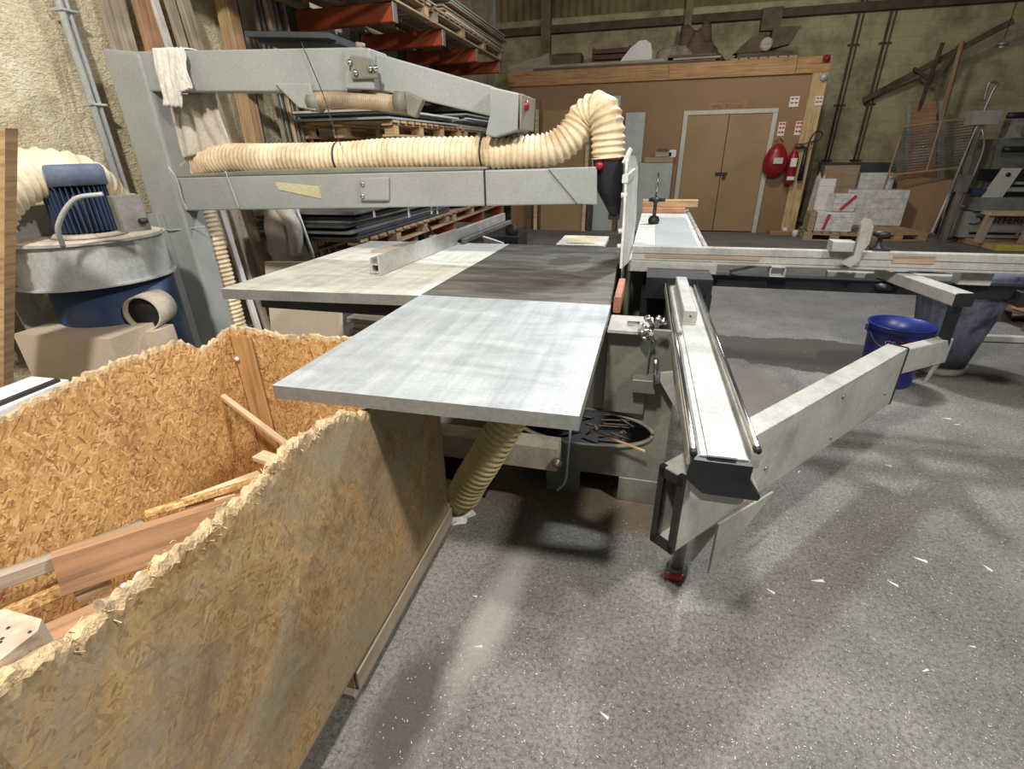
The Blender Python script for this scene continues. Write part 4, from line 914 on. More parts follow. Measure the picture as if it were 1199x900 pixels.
# slide rail (near)
def rail_part(name, x0, x1, y0, y1, z0, z1, mat, **k): return MB().box(x0, x1, y0, y1, z0, z1).build(name, mat, ps)
ra, rb = V((.145, 1.08, .85)), V((.115, 3.0, .85)); RW = .155
sk = lambda y: .145 - (y - 1.08) * .0156
def rbox(name, dx0, dx1, y0, y1, z0, z1, mat, pr=None):
    return MB().bar(((sk(y0) + (dx0 + dx1) / 2), y0, (z0 + z1) / 2), ((sk(y1) + (dx0 + dx1) / 2), y1, (z0 + z1) / 2), dx1 - dx0, z1 - z0).build(name, mat, pr or ps)
rl = rbox('slide_rail', .02, RW - .01, 1.09, 3.0, .70, .832, m_alu_w)
rbox('rail_lip', 0, .018, 1.09, 3.0, .80, .842, m_alu_w, rl); rbox('rail_lip', RW - .009, RW + .012, 1.11, 3.0, .80, .842, m_alu_w, rl)
rbox('rail_centre', .045, RW - .045, 1.085, 2.2, .8325, .837, m_white_w if False else m_alu_w, rl)
for dx in (.010, RW + .002):
    MB().tube([(sk(1.08) + dx, 1.075 if dx < .05 else 1.12, .85), (sk(3.0) + dx, 3.0, .85)], .0075, 12).build('guide_rod', m_chrome, rl)
    MB().tube([(sk(1.08) + dx, 1.065 if dx < .05 else 1.11, .848), (sk(1.08) + dx, 1.09 if dx < .05 else 1.13, .848)], .009, 12).build('rod_cap', m_blackp, rl)
ec = MB().prism([(sk(1.08) + .01, 1.07, .828), (sk(1.08) + RW - .01, 1.07, .828), (sk(1.08) + RW - .012, 1.07, .79), (sk(1.08) + RW + .02, 1.07, .745), (sk(1.08) + RW + .015, 1.07, .735), (sk(1.08) + .045, 1.07, .735), (sk(1.08) + .005, 1.07, .77)], (0, .02, 0)).build('end_cap', m_black, rl)
MB().prism([(sk(1.1) + RW - .02, 1.092, .80), (sk(1.1) + RW + .02, 1.092, .745), (sk(1.1) + RW + .015, 1.092, .725), (sk(1.1) + .05, 1.092, .725), (sk(1.1) + .01, 1.092, .76), (sk(1.1) + .02, 1.092, .80)], (-.028, 1.9, 0)).build('rail_body', m_alu_w, rl)
rc = rbox('carriage_block', .05, .105, 2.12, 2.75, .838, .885, m_alu_w)
MB().lathe([(0, 0), (.004, 0), (.004, .003), (0, .003)], (sk(2.1) + .078, 2.119, .865), 8, (0, -1, 0)).build('bolt', m_blackp, rc)
# carriage head (black) under the fence
MB().box(.02, .36, 2.78, 3.02, .75, .87).build('carriage_head', m_black, ps); MB().box(.33, .36, 2.74, 2.9, .69, .8).build('head_bracket', m_black, ps)
MB().box(.0, .32, 3.03, 3.4, .55, .74).build('bearing_housing', m_black, ps)
# sliding table beyond
slx = lambda y: -.06
SLT = TZ - .005
tpoly('sliding_table', [(-.09, 3.03), (.40, 3.03), (.40, 5.9), (-.07, 5.9)], [m_tab_l, m_alu_w], SLT - .05, SLT)
MB().box(.37, .40, 3.05, 5.88, SLT, SLT + .012).build('table_edge_rail', m_alu_w, ps); MB().box(.06, .34, 3.3, 5.2, SLT + .0003, SLT + .004).build('rubber_surface', m_galv, ps)
hk = thing('hold_down_clamp', 'black hold-down clamp standing on the sliding table', 'clamp')
p = at(765, 262, z=SLT); MB().lathe([(.0, 0), (.045, 0), (.05, .03), (.035, .06), (.015, .065), (.015, .17), (.05, .19), (.05, .21), (0, .215)], (p.x - .0, p.y, SLT + .0045), 18).build('clamp_body', m_blackp, hk)
MB().tube([(p.x, p.y, SLT + .22), (p.x, p.y, SLT + .42)], .008, 8).build('clamp_spindle', m_chrome, hk)
MB().bar((p.x - .06, p.y, SLT + .2), (p.x + .08, p.y, SLT + .2), .03, .03).build('clamp_arm', m_blackp, hk)
for k, (v, mt, lb, x0, x1, z) in enumerate(((250, m_oran, 'orange thin batten across the far end of the sliding table', 752, 801, 0), (244, m_pine, 'pale timber across the far end of the sliding table above the orange one', 752, 816, 1))):
    a, b_ = at(x0, v, z=SLT + .03 + .05 * z), at(x1, v, z=SLT + .03 + .05 * z); yy = 5.6 + .04 * z
    a, b_ = at(x0, v, y=yy), at(x1, v, y=yy)
    mb = MB(); mb.bar((a.x, yy, SLT + .03 + .062 * z), (b_.x, yy, SLT + .03 + .062 * z), .09, .05 if not z else .07); tag(mb.build('timber_batten', mt), lb, 'batten')
# cross-cut fence
FYY = 3.08
fl, fr_ = -.075, 2.6
z0, z1 = .905, .985
ax = V((1, .045, 0)).normalized()
def fpt(x, z, dy=0): return V((x, FYY + dy + (x - fl) * .02, z))
fe_ = MB(); fe_.bar(fpt(fl, .945), fpt(fr_, .945), .045, z1 - z0).build('crosscut_fence', m_alu_w, ps)
o = ps.children[-1]
for zc in (.978,): MB().bar(fpt(fl + .002, zc - .032, -.0235), fpt(fr_ - .002, zc - .032, -.0235), .004, .003).build('fence_rib', m_steel, o)
MB().bar(fpt(fl, .9, -.012), fpt(fr_, .9, -.012), .07, .008).build('fence_base', m_alu_w, o)
ru = MB().bar(fpt(.0, .93, -.026), fpt(.62, .93, -.026), .002, .018).bar(fpt(1.27, .95, -.026), fpt(1.46, .95, -.026), .002, .04).build('worn_patch', wood('worn_brown', (.36, .27, .19)), o)
# flip stop
sp_ = at(1003, 305, y=FYY - .04)
pp = [(995, 313), (1007, 305), (1009, 296), (1018, 285), (1023, 265), (1020, 257), (1013, 256), (1009, 262), (1004, 285), (1000, 300), (985, 308)]
MB().prism([at(u, v, y=FYY - .06) for u, v in pp], (0, .025, 0)).build('flip_stop', m_arm, ps)
MB().box(.955, 1.06, FYY - .045, FYY + .04, .986, 1.04).build('stop_block', m_alu_w, ps)
kp = at(1030, 285, y=FYY + .05); MB().lathe([(0, -.04), (.025, -.04), (.03, 0), (.012, .01), (.012, .05), (.04, .06), (.04, .08), (0, .085)], (kp.x, FYY + .06, 1.0), 14).build('stop_knob', m_blackp, ps)
MB().box(kp.x - .03, kp.x + .05, FYY + .03, FYY + .09, .94, 1.0).build('knob_block', m_blackp, ps)
# outrigger black beam
MB().box(.36, 1.98, 3.16, 3.23, .745, .815).build('outrigger_beam', m_black, ps); MB().box(1.9, 2.0, 3.1, 3.3, .72, .8).build('outrigger_end', m_black, ps)
MB().box(1.05, 1.7, 3.3, 3.34, .79, .83).build('outrigger_rear_bar', m_arm, ps)
fm = MB()
for z_ in (.84, .90): fm.box(.68, .76, 3.04, 3.10, z_ - .012 if z_ > .85 else z_, z_ if z_ > .85 else z_ + .006)
fm.box(.68, .686, 3.04, 3.10, .84, .9); fm.box(.754, .76, 3.04, 3.10, .84, .9); fm.build('square_clamp', m_alu_w, ps)
MB().bar((.5, 3.2, .83), (.62, 3.1, .89), .02, .02).build('fence_strut', m_arm, ps); MB().box(1.62, 1.76, 3.12, 3.2, .82, .89).build('fence_bracket', m_arm, ps)
MB().lathe([(0, 0), (.04, 0), (.045, .02), (.02, .03), (0, .03)], at(1034, 338, y=3.15), 16).build('lever_knob', m_blackp, ps)
# outrigger square bar
q0, q1 = at(1131, 343, z=.88), at(1035, 311, z=.88)
MB().bar(V((q0.x, q0.y, .848)), V((q1.x, q1.y, .848)), .085, .062).build('outrigger_arm', m_arm, ps)
MB().bar(V((q0.x, q0.y, .848)) + (q0 - q1).normalized() * .003, V((q0.x, q0.y, .848)) + (q0 - q1).normalized() * .008, .087, .064).build('arm_cap', m_black, ps)
# swing arm: big box tube
A0, A1 = V((.105, 1.475, 0)), V((1.325, 2.92, 0)); dA = (A1 - A0).normalized(); sA = V((dA.y, -dA.x, 0))
A0c = at(787, 551, z=.64); A1c = at(1051, 405, z=.64); A0c.z = A1c.z = .495
Z0_, Z1_ = .21, .55; HT = .29; WD = .085
dA = (A1c - A0c).normalized(); sA = V((dA.y, -dA.x, 0))
sw = MB(); th = .008
for side in (-1, 1): sw.bar(A0c + sA * side * (WD / 2 - th / 2), A1c + sA * side * (WD / 2 - th / 2), th, HT, ch=.003)
for zz in (HT / 2 - th / 2, -HT / 2 + th / 2): sw.bar(A0c + V((0, 0, zz)), A1c + V((0, 0, zz)), WD, th, ch=.003)
so = sw.build('swing_arm', m_arm, ps)
eb = MB()
for side in (-1, 1): eb.bar(A0c - dA * .003 + sA * side * (WD / 2 - .009), A0c + dA * .012 + sA * side * (WD / 2 - .009), .02, HT + .004)
for zz in (HT / 2 - .02, -HT / 2 + .012): eb.bar(A0c - dA * .003 + V((0, 0, zz)), A0c + dA * .012 + V((0, 0, zz)), WD, .03)
eb.build('open_end_rim', m_blackp, so)
MB().bar(A1c, A1c + dA * .006, WD + .01, HT + .01).build('arm_end_plate', m_black, so)
for t_, zz in ((.62, .09), (.62, -.1), (.93, -.05), (.3, -.03)):
    p = A0c.lerp(A1c, t_) + sA * (WD / 2) + V((0, 0, zz)); MB().lathe([(0, 0), (.009, 0), (.007, .006), (0, .006)], p, 10, sA).build('screw', m_steel, so)
# gusset below the arm
zb = A0c.z - HT / 2; ga = at(842, 614, z=zb + .004); gb2 = at(906, 576, z=zb + .004); gl = V((ga.x, ga.y, at(831, 672, y=ga.y).z))
gs = MB().prism([ga, gb2, gl], sA * -.008)
gs.prism([ga - sA * .07, gb2 - sA * .07, gl - sA * .07], sA * -.008)
gs.build('arm_gusset', m_arm, so)
p = V((.235, 1.56, 0)); fo = MB().lathe([(0, 0), (.04, 0), (.04, .03), (0, .03)], (p.x, p.y, .0), 20).lathe([(0, .03), (.022, .03), (.022, .72), (0, .72)], (p.x, p.y, 0), 14).build('support_foot', m_steel, ps)
MB().box(p.x - .045, p.x + .02, p.y - .05, p.y - .035, .0, .03).build('red_pad', m_redink, fo)['label'] = 'red rubber pad'
# telescoping inner tube
i1 = at(1111, 391, z=.64); I1 = V((i1.x, i1.y, .56))
dI = (I1 - V((A1c.x, A1c.y, .56))).normalized()
MB().bar(V((A1c.x, A1c.y, .56)) + dI * .006, I1, .055, .13).build('telescopic_tube', m_alu_w, so)
MB().bar(I1 + V((-.01, -.0, .0)), V((q0.x + .0, q0.y + .04, .815)), .035, .05, (0, 1, 0)).build('arm_post', m_black, so)
MB().prism([I1 + V((-.01, -.02, -.06)), I1 + V((-.06, -.05, -.18)), I1 + V((-.05, -.06, -.06))], (.02, .01, 0)).build('post_gusset', m_arm, so)
# rip fence
rf = MB(); F0, F1 = V((-1.40, 2.40, 0)), V((-1.34, 3.42, 0)); UPZ = V((0, 0, 1))
rf.bar(F0 + V((.035, 0, .955)), F1 + V((.035, 0, .955)), .012, .105); rf.bar(F0 + V((0, .0, .918)), F1 + V((0, 0, .918)), .06, .01); rf.bar(F0 + V((0, .0, .905)), F1 + V((0, 0, .905)), .06, .008); rf.bar(F0 + V((-.01, .0, .955)), F1 + V((-.01, 0, .955)), .01, .075); rf.bar(F0 + V((.01, 0, .96)), F1 + V((.01, 0, .96)), .05, .008)
rf.build('rip_fence', m_alu, ps)
MB().bar((-1.33, 3.43, .955), (-1.27, 4.55, .955), .03, .07).build('fence_extension', m_alu, ps); MB().bar((-1.26, 3.43, .92), (-1.2, 4.5, .92), .03, .03).build('guide_bar', m_steel, ps)
a = at(590, 275, y=4.0)
MB().prism([(-1.22, 3.75, .905), (-1.06, 3.75, .86), (-1.02, 3.75, .70), (-1.16, 3.75, .70)], (0, .04, 0)).build('fence_bracket', m_white, ps)
MB().box(-1.15, -.95, 3.8, 4.1, .6, .9).build('fence_carriage', m_black, ps); MB().lathe([(0, 0), (.05, 0), (.05, .03), (0, .03)], at(600, 270, y=3.9), 18, (0, -1, 0)).build('fence_knob', m_blackp, ps)
MB().bar((-2.0, 3.52, .86), (-.4, 3.56, .86), .06, .04).build('fence_rail', m_steel, ps)
# small things on tables
cbk = thing('sponge_block', 'cream foam block with a marker pen behind the rip fence', 'block')
p = at(512, 275, y=3.25); MB().box(p.x - .05, p.x + .05, 3.22, 3.28, .902, .985).build('foam_block', m_cream, cbk)
MB().bar((p.x - .03, 3.25, .985), (p.x - .06, 3.25, 1.05), .014, .014).build('pen', m_blackp, cbk)
tag(MB().prism([(-1.75, 3.0, .9005), (-1.5, 3.05, .9005), (-1.5, 3.4, .9005), (-1.62, 3.4, .9005)], (0, 0, .02)).build('board_piece', m_grey_w), 'thin grey board piece lying behind the rip fence', 'board')
# scraps inside opening
for k in range(34):
    a_ = random.uniform(0, math.pi); x, y = random.uniform(-.42, .0), random.uniform(FY + .14, FY + .5); L = random.uniform(.08, .2); z = .19 + .010 * (k % 11) + .004
    mb = MB(); d = V((math.cos(a_), math.sin(a_) * .5, random.uniform(-.05, .05))) * L; mb.bar(V((x, y, z + .02)) - d * .5, V((x, y, z + .02)) + d * .5, .012, .006)
    tag(mb.build('scrap_strip', m_dark_w), 'thin dark dusty offcut inside the round opening of the saw base', 'offcut', 'offcuts in the saw base opening')
tag(MB().bar(at(690, 503, y=FY - .06), at(755, 528, y=FY - .07), .012, .006).build('scrap_stick', m_pine), 'thin stick poking out of the round opening', 'stick')
tag(MB().tube(smooth_path([at(668, 500, y=1.93), at(665, 535, y=1.92), at(662, 563, y=1.9), at(652, 574, y=1.87)], 5), .006, 6).build('cable_end', m_galv), 'thin pale cable hanging in front of the saw base', 'cable')
# floor hose
fh = thing('floor_hose', 'wide ribbed tan hose dropping from under the saw to the floor', 'hose')
hose(MB(), [at(608, 470, y=1.70), at(590, 500, y=1.68), at(571, 532, y=1.66), at(553, 560, y=1.66), at(535, 582, y=1.68), V((-.95, 1.74, .09))], .075, .026, .13, 24).build('ribbed_tube', m_hose_f, fh)
# sawdust heap and concrete slab bits near foot of hose
p = at(531, 598, z=0); lump('sawdust_heap', p.x + .02, p.y - .02, 0, .07, .07, .035, m_cloth, 'small pale heap of sawdust at the crate corner', 'sawdust', 4, kind='stuff')

# ================================================================== OSB crate and pallet
cr = thing('osb_crate', 'open topped orange-brown chipboard crate with ragged rims in the foreground', 'crate')
def ragged(name, pts, nrm, th, zbot, mats, parent, amp=.006, seed=0, step=.008):
    # pts: list of (horizontal point, top z); panel follows them, thickness along nrm
    P = []; 
    for (a, za), (b_, zb_) in zip(pts, pts[1:]):
        n = max(1, int((b_ - a).length / step))
        for k in range(n): P.append((a.lerp(b_, k / n), za + (zb_ - za) * k / n))
    P.append(pts[-1]); N = len(P); nrm = V(nrm).normalized(); rows = []
    prof = [(0, -1), (0, -.035), (0, -.016), (.15, -.003), (.5, .0), (.85, -.003), (1, -.016), (1, -.035), (1, -1)]
    vs = []
    for i, (p, z) in enumerate(P):
        zt = z + .014 * noise.noise(V((i * .12, seed, 0))) + .012 * noise.noise(V((i * .5, seed, 7)))
        for j, (s_, dz) in enumerate(prof):
            q = V((p.x, p.y, zbot if dz == -1 else zt + dz + (random.uniform(-amp, amp) * .8 if 1 < j < 7 else 0))) + nrm * (s_ * th)
            if 1 < j < 7: q += nrm * random.uniform(-amp, amp) * .5
            vs.append(q)
    K = len(prof); mb = MB()
    fr_, rim = [], []
    for i in range(N - 1):
        for j in range(K - 1):
            f_ = [i * K + j, (i + 1) * K + j, (i + 1) * K + j + 1, i * K + j + 1]
            (fr_ if j in (0, 1, K - 3, K - 2) else rim).append((f_, 0 if j < 2 else 1))
    mb.add(vs, [f_ for f_, s_ in fr_ if s_ == 0], 0); mb.add(vs, [f_ for f_, s_ in fr_ if s_ == 1], 1); mb.add(vs, [f_ for f_, _ in rim], 2)
    mb.add(vs, [list(range(K)), [(N - 1) * K + j for j in range(K - 1, -1, -1)], ], 0)
    return mb.build(name, mats, parent)
CX0, CX1, CY0, CY1 = -1.6, -.71, .2, 1.57
def ontop(lst, x=None, y=None, off=0):
    out = []
    for u, v in lst:
        p = at(u, v, x=x, y=y); out.append((V((p.x, p.y, 0)), p.z + off))
    return out
fp = ontop([(45, 765), (100, 735), (150, 692), (200, 650), (250, 612), (300, 570), (340, 520), (370, 500), (408, 480)], x=CX1)
fp = [(V((CX1, CY0 - .01, 0)), fp[0][1] - .01)] + [q for q in fp if q[0].y > CY0] + [(V((CX1, 1.06, 0)), .845), (V((CX1, CY1, 0)), .835)]
PB = .13
ragged('front_panel', fp, (-1, 0, 0), .024, PB, [m_osb_out, m_osb_in, m_rim], cr, .0055, 1)
lpn = ontop([(0, 490), (40, 470), (100, 437), (150, 418), (205, 400), (222, 400), (236, 407), (248, 404), (262, 386), (275, 381)], x=CX0)
lpn = [(V((CX0, CY0, 0)), lpn[0][1] - .03)] + lpn; lpn = [q for q in lpn if q[0].y < CY1 - .03]; lpn.append((V((CX0, CY1 - .0, 0)), lpn[-1][1]))
ragged('left_panel', lpn, (-1, 0, 0), .02, PB, [m_osb_in, m_osb_out, m_rim], cr, .003, 5)
epn = ontop([(278, 382), (300, 387), (330, 392), (350, 392), (375, 394), (405, 395)], y=CY1)
epn = [(V((CX0, CY1, 0)), epn[0][1])] + [q for q in epn if q[0].x > CX0 + .01] + [(V((-.95, CY1, 0)), .845), (V((CX1 - .02, CY1, 0)), .835)]
ragged('far_panel', epn, (0, 1, 0), .02, PB, [m_osb_in, m_osb_out, m_rim], cr, .003, 9)
npn = [(V((CX0, CY0, 0)), .82), (V((-1.1, CY0, 0)), .86), (V((CX1 - .025, CY0, 0)), .90)]
ragged('near_panel', npn, (0, 1, 0), .02, PB, [m_osb_out, m_osb_in, m_rim], cr, .01, 13)
MB().box(CX0 + .001, CX1 - .026, CY0 + .021, CY1 - .001, PB, PB + .02).build('floor_panel', m_osb_in, cr)
# battens inside the far left corner
MB().box(CX0 + .004, CX0 + .10, CY1 - .016, CY1 - .002, PB + .02, .835).build('corner_batten', wood('batten_wood', (.50, .29, .12)), cr)
gb_ = MB()
for k, (u, v) in enumerate(((272, 428), (265, 433), (276, 436), (268, 440), (274, 444), (278, 420))): gb_.lathe([(0, 0), (.011, .002), (.008, .008), (0, .01)], at(u, v, y=CY1 - .018), 10, (0, -1, 0))
gb_.build('glue_blobs', m_white, cr)['kind'] = 'stuff'
cpz = fp[1][1] + .0
cpb = MB().box(CX1 - .125, CX1 - .026, CY0 + .022, CY0 + .10, PB + .02, .93, 0, .015); cpb.build('corner_post', M('splintered_pale_wood', (.50, .41, .31), .9, var=.35, scale=22, bm=.6), cr)
for k in range(9): x, y = CX1 - .11 + .08 * random.random(), CY0 + .03 + .06 * random.random(); MB().lathe([(0, .0005), (.0022, .0005), (.0022, .0012), (0, .0012)], (x, y, .93), 8).build('nail_hole', m_ink, cr)
# flattened gum blobs and frayed splinters along front rim
sp2 = MB()
for k in range(260):
    i = random.random() ** .8; y = CY0 + (1.0 - CY0) * i; zt = None
    for (a, za), (b_, zb_) in zip(fp, fp[1:]):
        if a.y <= y <= b_.y: zt = za + (zb_ - za) * (y - a.y) / max(1e-6, b_.y - a.y)
    if zt is None: continue
    p = V((CX1 - random.uniform(-.004, .028), y, zt - random.uniform(-.002, .03))); d = V((random.uniform(-.3, .8), random.uniform(-1, 1), random.uniform(-.8, .5))).normalized() * random.uniform(.005, .014)
    sp2.bar(p, p + d, .0018, .0008, mi=0)
sp2.build('frayed_splinters', m_rim, cr)['kind'] = 'stuff'
# pallet under
cpal = thing('crate_pallet', 'pale wooden pallet under the chipboard crate', 'pallet')
for k in range(5):
    x = -1.58 + k * .2125; MB().box(x - .05, x + .08 if k < 4 else x + .015, .36, 1.60, .104, .126).build('deck_board', m_pallet, cpal)
for x0, x1 in ((-1.6, -1.5), (-1.2, -1.1), (-.82, -.72)):
    MB().box(x0, x1, .80, 1.64, .0, .022).build('bottom_board', m_grey_w, cpal)
    for y in (.82, 1.2, 1.54): MB().box(x0 + .005, x1 - .008, y, y + .10, .0225, .1035).build('block', m_pallet, cpal)
MB().box(-.718, -.708, .82, 1.60, .03, .1035).build('side_board', m_grey_w, cpal)

# scraps in the crate
def scrap(p0, p1, wd, th, mat, lb, up=(0, 0, 1), name='scrap_board', cat='offcut', group=None):
    return tag(MB().bar(p0, p1, wd, th, up, ch=.002).build(name, mat), lb, cat, group)
scrap(at(-60, 700, z=.60), at(170, 618, z=.56), .045, .035, m_grey_w, 'long grey square batten lying along the back of the crate', (-.2, 0, 1))
scrap(at(66, 672, z=.58), at(312, 590, z=.52), .045, .105, m_brown, 'broad reddish board on top of the scrap pile in the crate', (-.25, 0, 1))
scrap(at(170, 602, z=.48), at(335, 552, z=.46), .04, .018, m_osb_in, 'pale chipboard strip along the back of the scrap pile', (-.4, 0, 1))
scrap(at(215, 590, z=.46), at(305, 556, z=.44), .05, .02, m_pine_l, 'short pale wood wedge behind the broad board')
scrap(at(303, 533, z=.55), at(362, 552, z=.55), .05, .018, m_pine_l, 'short pale block near the far end of the crate')
scrap(at(237, 446, y=1.50), at(362, 540, z=.50), .022, .018, m_pine_l, 'thin pale stick leaning against the far corner of the crate')
scrap(at(-40, 800, z=.62), at(150, 712, z=.58), .16, .022, m_brown, 'wide brown board at the near end of the scrap pile', (-.2, 0, 1))
scrap(at(-20, 728, z=.50), at(110, 672, z=.50), .05, .03, m_osb_in, 'speckled chipboard strip under the long batten', (-.3, 0, 1))
scrap(at(85, 692, z=.48), at(125, 672, z=.48), .10, .02, m_pine_l, 'small square of pale wood under the broad board')
scrap(at(100, 712, z=.50), at(190, 668, z=.46), .05, .02, m_dark_w, 'dark strip crossing the middle of the scrap pile', (-.5, 0, .8))
scrap(at(120, 720, z=.48), at(170, 690, z=.46), .10, .018, m_pine_l, 'pale board half covered by the wide brown board')
scrap(at(168, 692, z=.55), at(208, 643, z=.50), .05, .015, m_grey_w, 'grey weathered strip beside the white paper', (-.6, 0, .6))
scrap(at(190, 690, z=.45), at(300, 610, z=.42), .09, .025, m_dark_w, 'dark board in the gap by the front panel', (.1, 0, 1))
for k in range(5):
    u = 262 + k * 12; scrap(at(u - 10, 590 - k, z=.52), at(u + 14, 584 - k, z=.52), .035, .02, m_pine_l, ('nearest', 'second nearest', 'middle', 'second farthest', 'farthest')[k] + ' short pale block in the row on the broad board', name='scrap_block', group='pale blocks on the broad board')
for k in range(16):
    x, y = random.uniform(CX0 + .3, CX1 - .3), random.uniform(CY0 + .3, CY1 - .3); a_ = random.uniform(-.5, .5) + math.pi / 2; L = random.uniform(.3, .5)
    d = V((math.cos(a_) * L * .5, math.sin(a_) * L * .5, random.uniform(-.03, .03))); z = .18 + .018 * k
    scrap(V((x, y, z)) - d, V((x, y, z)) + d, random.uniform(.05, .14), .016, (m_brown, m_pine, m_grey_w, m_dark_w)[k % 4], 'board offcut buried low in the crate scrap pile', group='offcuts low in the crate')
p = at(153, 690, z=.52)
vs = []; n = 16
for j in range(n + 1):
    for i in range(n + 1):
        s_, t_ = i / n - .5, j / n - .5; vs.append((p.x + s_ * .10 - t_ * .03, p.y + t_ * .16 + s_ * .03, .50 + .035 * noise.noise(V((s_ * 4, t_ * 4, 2))) + .008 * noise.noise(V((s_ * 11, t_ * 11, 2)))))
o = MB().add(vs, [[j * (n + 1) + i, j * (n + 1) + i + 1, (j + 1) * (n + 1) + i + 1, (j + 1) * (n + 1) + i] for j in range(n) for i in range(n)], 0, None, True).build('crumpled_paper', m_cloth)
o.modifiers.new('t', 'SOLIDIFY').thickness = .002; tag(o, 'crumpled white paper among the scraps in the crate', 'paper')

# ================================================================== left side: dust extractor etc.
de = thing('dust_extractor', 'blue and grey dust extractor fan with a motor on top', 'dust extractor')
bc = V((-3.0, 2.15, 0)); br_ = .355
zt = at(105, 292, y=1.8).z; zb = at(105, 346, y=1.8).z
MB().lathe([(0, zb), (br_ + .02, zb), (br_ + .02, zb + .008), (br_, zb + .012), (br_, zt - .012), (br_ + .02, zt - .008), (br_ + .02, zt), (0, zt)], bc, 48, smooth=False).build('fan_housing', m_galv, de)
MB().lathe([(0, zt + .001), (br_ + .01, zt + .001), (br_ - .01, zt + .008), (0, zt + .012)], bc, 40).build('dust_layer', m_dust, de)
mcx = at(97, 250, y=2.1)
mx, my = mcx.x, 2.1
mz0, mz1, mz2 = zt + .03, at(95, 215, y=2.1).z, at(95, 192, y=2.1).z
MB().lathe([(0, mz0), (.10, mz0), (.10, mz1), (0, mz1)], (mx, my, 0), 24).build('motor', m_blue_d, de)
MB().lathe([(0, zt + .012), (.17, zt + .012), (.15, mz0), (0, mz0)], (mx, my, 0), 30).build('motor_flange', m_dust, de)
fin = MB()
for k in range(36): t = 2 * math.pi * k / 36; d = V((math.cos(t), math.sin(t), 0)); fin.bar(V((mx, my, mz0 + .01)) + d * .118, V((mx, my, mz1)) + d * .118, .006, .04, d)
fin.build('cooling_fins', m_blue_d, de)
MB().lathe([(.0, mz1 - .005), (.152, mz1 - .005), (.152, mz2 - .02), (.14, mz2), (0, mz2 + .005)], (mx, my, 0), 30).build('fan_cowl', M('dusty_blue_cowl', (.13, .17, .25), .6), de)
tb = at(147, 252, y=1.95); MB().bar((tb.x - .02, 1.99, tb.z - .075), (tb.x - .02, 1.99, tb.z + .085), .10, .12, (.5, 1, 0)).build('terminal_box', m_steel, de)
wire('power_cable', [tb + V((-.02, -.06, .1)), tb + V((-.12, -.12, .08)), tb + V((-.22, -.16, -.03)), tb + V((-.27, -.14, -.13))], .011, m_galv, de)
kz = at(171, 258, y=2.0); MB().lathe([(0, 0), (.014, 0), (.014, .03), (0, .03)], kz, 12, (0, -1, 0)).build('cable_gland', m_blackp, de)
MB().lathe([(0, .12), (.30, .12), (.30, zb - .0), (0, zb - .0)], bc + V((.02, .05, 0)), 36).build('blue_drum', m_blue, de)
pc = at(146, 374, y=1.93)
MB().lathe([(0, -.16), (.088, -.16), (.088, 0), (.097, 0), (.097, -.17), (0, -.17)], pc + V((.0, .1, 0)), 30, V((.35, -1, .0))).build('inlet_pipe', [m_dust], de)
MB().lathe([(0, -.035), (.086, -.035), (.086, -.033), (0, -.033)], pc + V((.0, .1, 0)), 24, V((.35, -1, .0))).build('pipe_shade_disc', m_black, de)  # black disc near the mouth stands in for the shade inside the pipe
for a_ in (0, 2.1, 4.2): MB().bar((bc.x + .3 * math.cos(a_), bc.y + .3 * math.sin(a_), .0), (bc.x + .25 * math.cos(a_), bc.y + .25 * math.sin(a_), .13), .05, .05).build('leg', m_black, de)
MB().bar((bc.x - .38, bc.y - .2, zb), (bc.x - .15, bc.y - .26, .1), .1, .02).build('side_strut', m_galv, de)
# big hose behind
bh = thing('flexible_duct', 'wide cream flexible duct curving over the dust extractor', 'duct')
yy = 2.45
hose(MB(), [at(-40, 300, y=1.6), at(-20, 235, y=1.75), at(30, 205, y=1.95), at(92, 206, y=2.15), at(125, 228, y=2.3), at(148, 262, y=2.4), at(172, 320, y=2.45), at(198, 370, y=2.45)], .155, .05, .12, 28, r1=.05).build('ribbed_tube', m_hose_b, bh)
# narrow hose by the post
nh = thing('narrow_hose', 'narrow dusty ribbed hose hanging beside the extractor inlet', 'hose')
hose(MB(), [at(189, 330, y=2.35), at(193, 355, y=2.35), at(201, 390, y=2.35), at(214, 430, y=2.35)], .04, .018, .12, 16).build('ribbed_tube', m_hose_b, nh)
# duct box behind with dusty sack
gb = thing('duct_box', 'grey duct box covered in dust behind the extractor at the left', 'duct')
a = at(12, 235, y=2.9); MB().box(XL + .03, XL + .45, 1.5, 2.5, 1.02, at(40, 237, y=2.2).z).build('box_body', m_galv, gb)
a = at(50, 262, y=2.0); lump('dust_sack', -3.38, 1.98, at(40, 285, y=1.9).z + .02, .13, .12, .10, m_dust, 'dust covered sack lying on the extractor housing', 'sack', 6, .2)
# mdf box
mdz = .66
c0 = at(128, 397, z=mdz); c1_ = at(15, 391, z=mdz); c2_ = at(188, 383, z=mdz)
mbx = thing('mdf_block', 'beige fibreboard box with a notched corner beside the extractor', 'box')
e1 = (c1_ - c0); e1.z = 0; e2 = V((-e1.y, e1.x, 0)).normalized() * -1; e2 = e2 if e2.y > 0 else -e2; L2 = .34
P0, P1 = c0.copy(), c0 + e1; P2, P3 = P1 + e2 * L2, c0 + e2 * L2
MB().prism([V((q.x, q.y, .3)) for q in (P0, P3, P2, P1)], (0, 0, mdz - .3)).build('box_body', m_mdf, mbx)
MB().prism([V((q.x, q.y, .0)) for q in (P0 + e2 * .02 + e1 * .02, P3 - e2 * .02 + e1 * .02, P2 - e2 * .02 - e1 * .02, P1 + e2 * .02 - e1 * .02)], (0, 0, .299)).build('plinth', m_mdf, mbx)
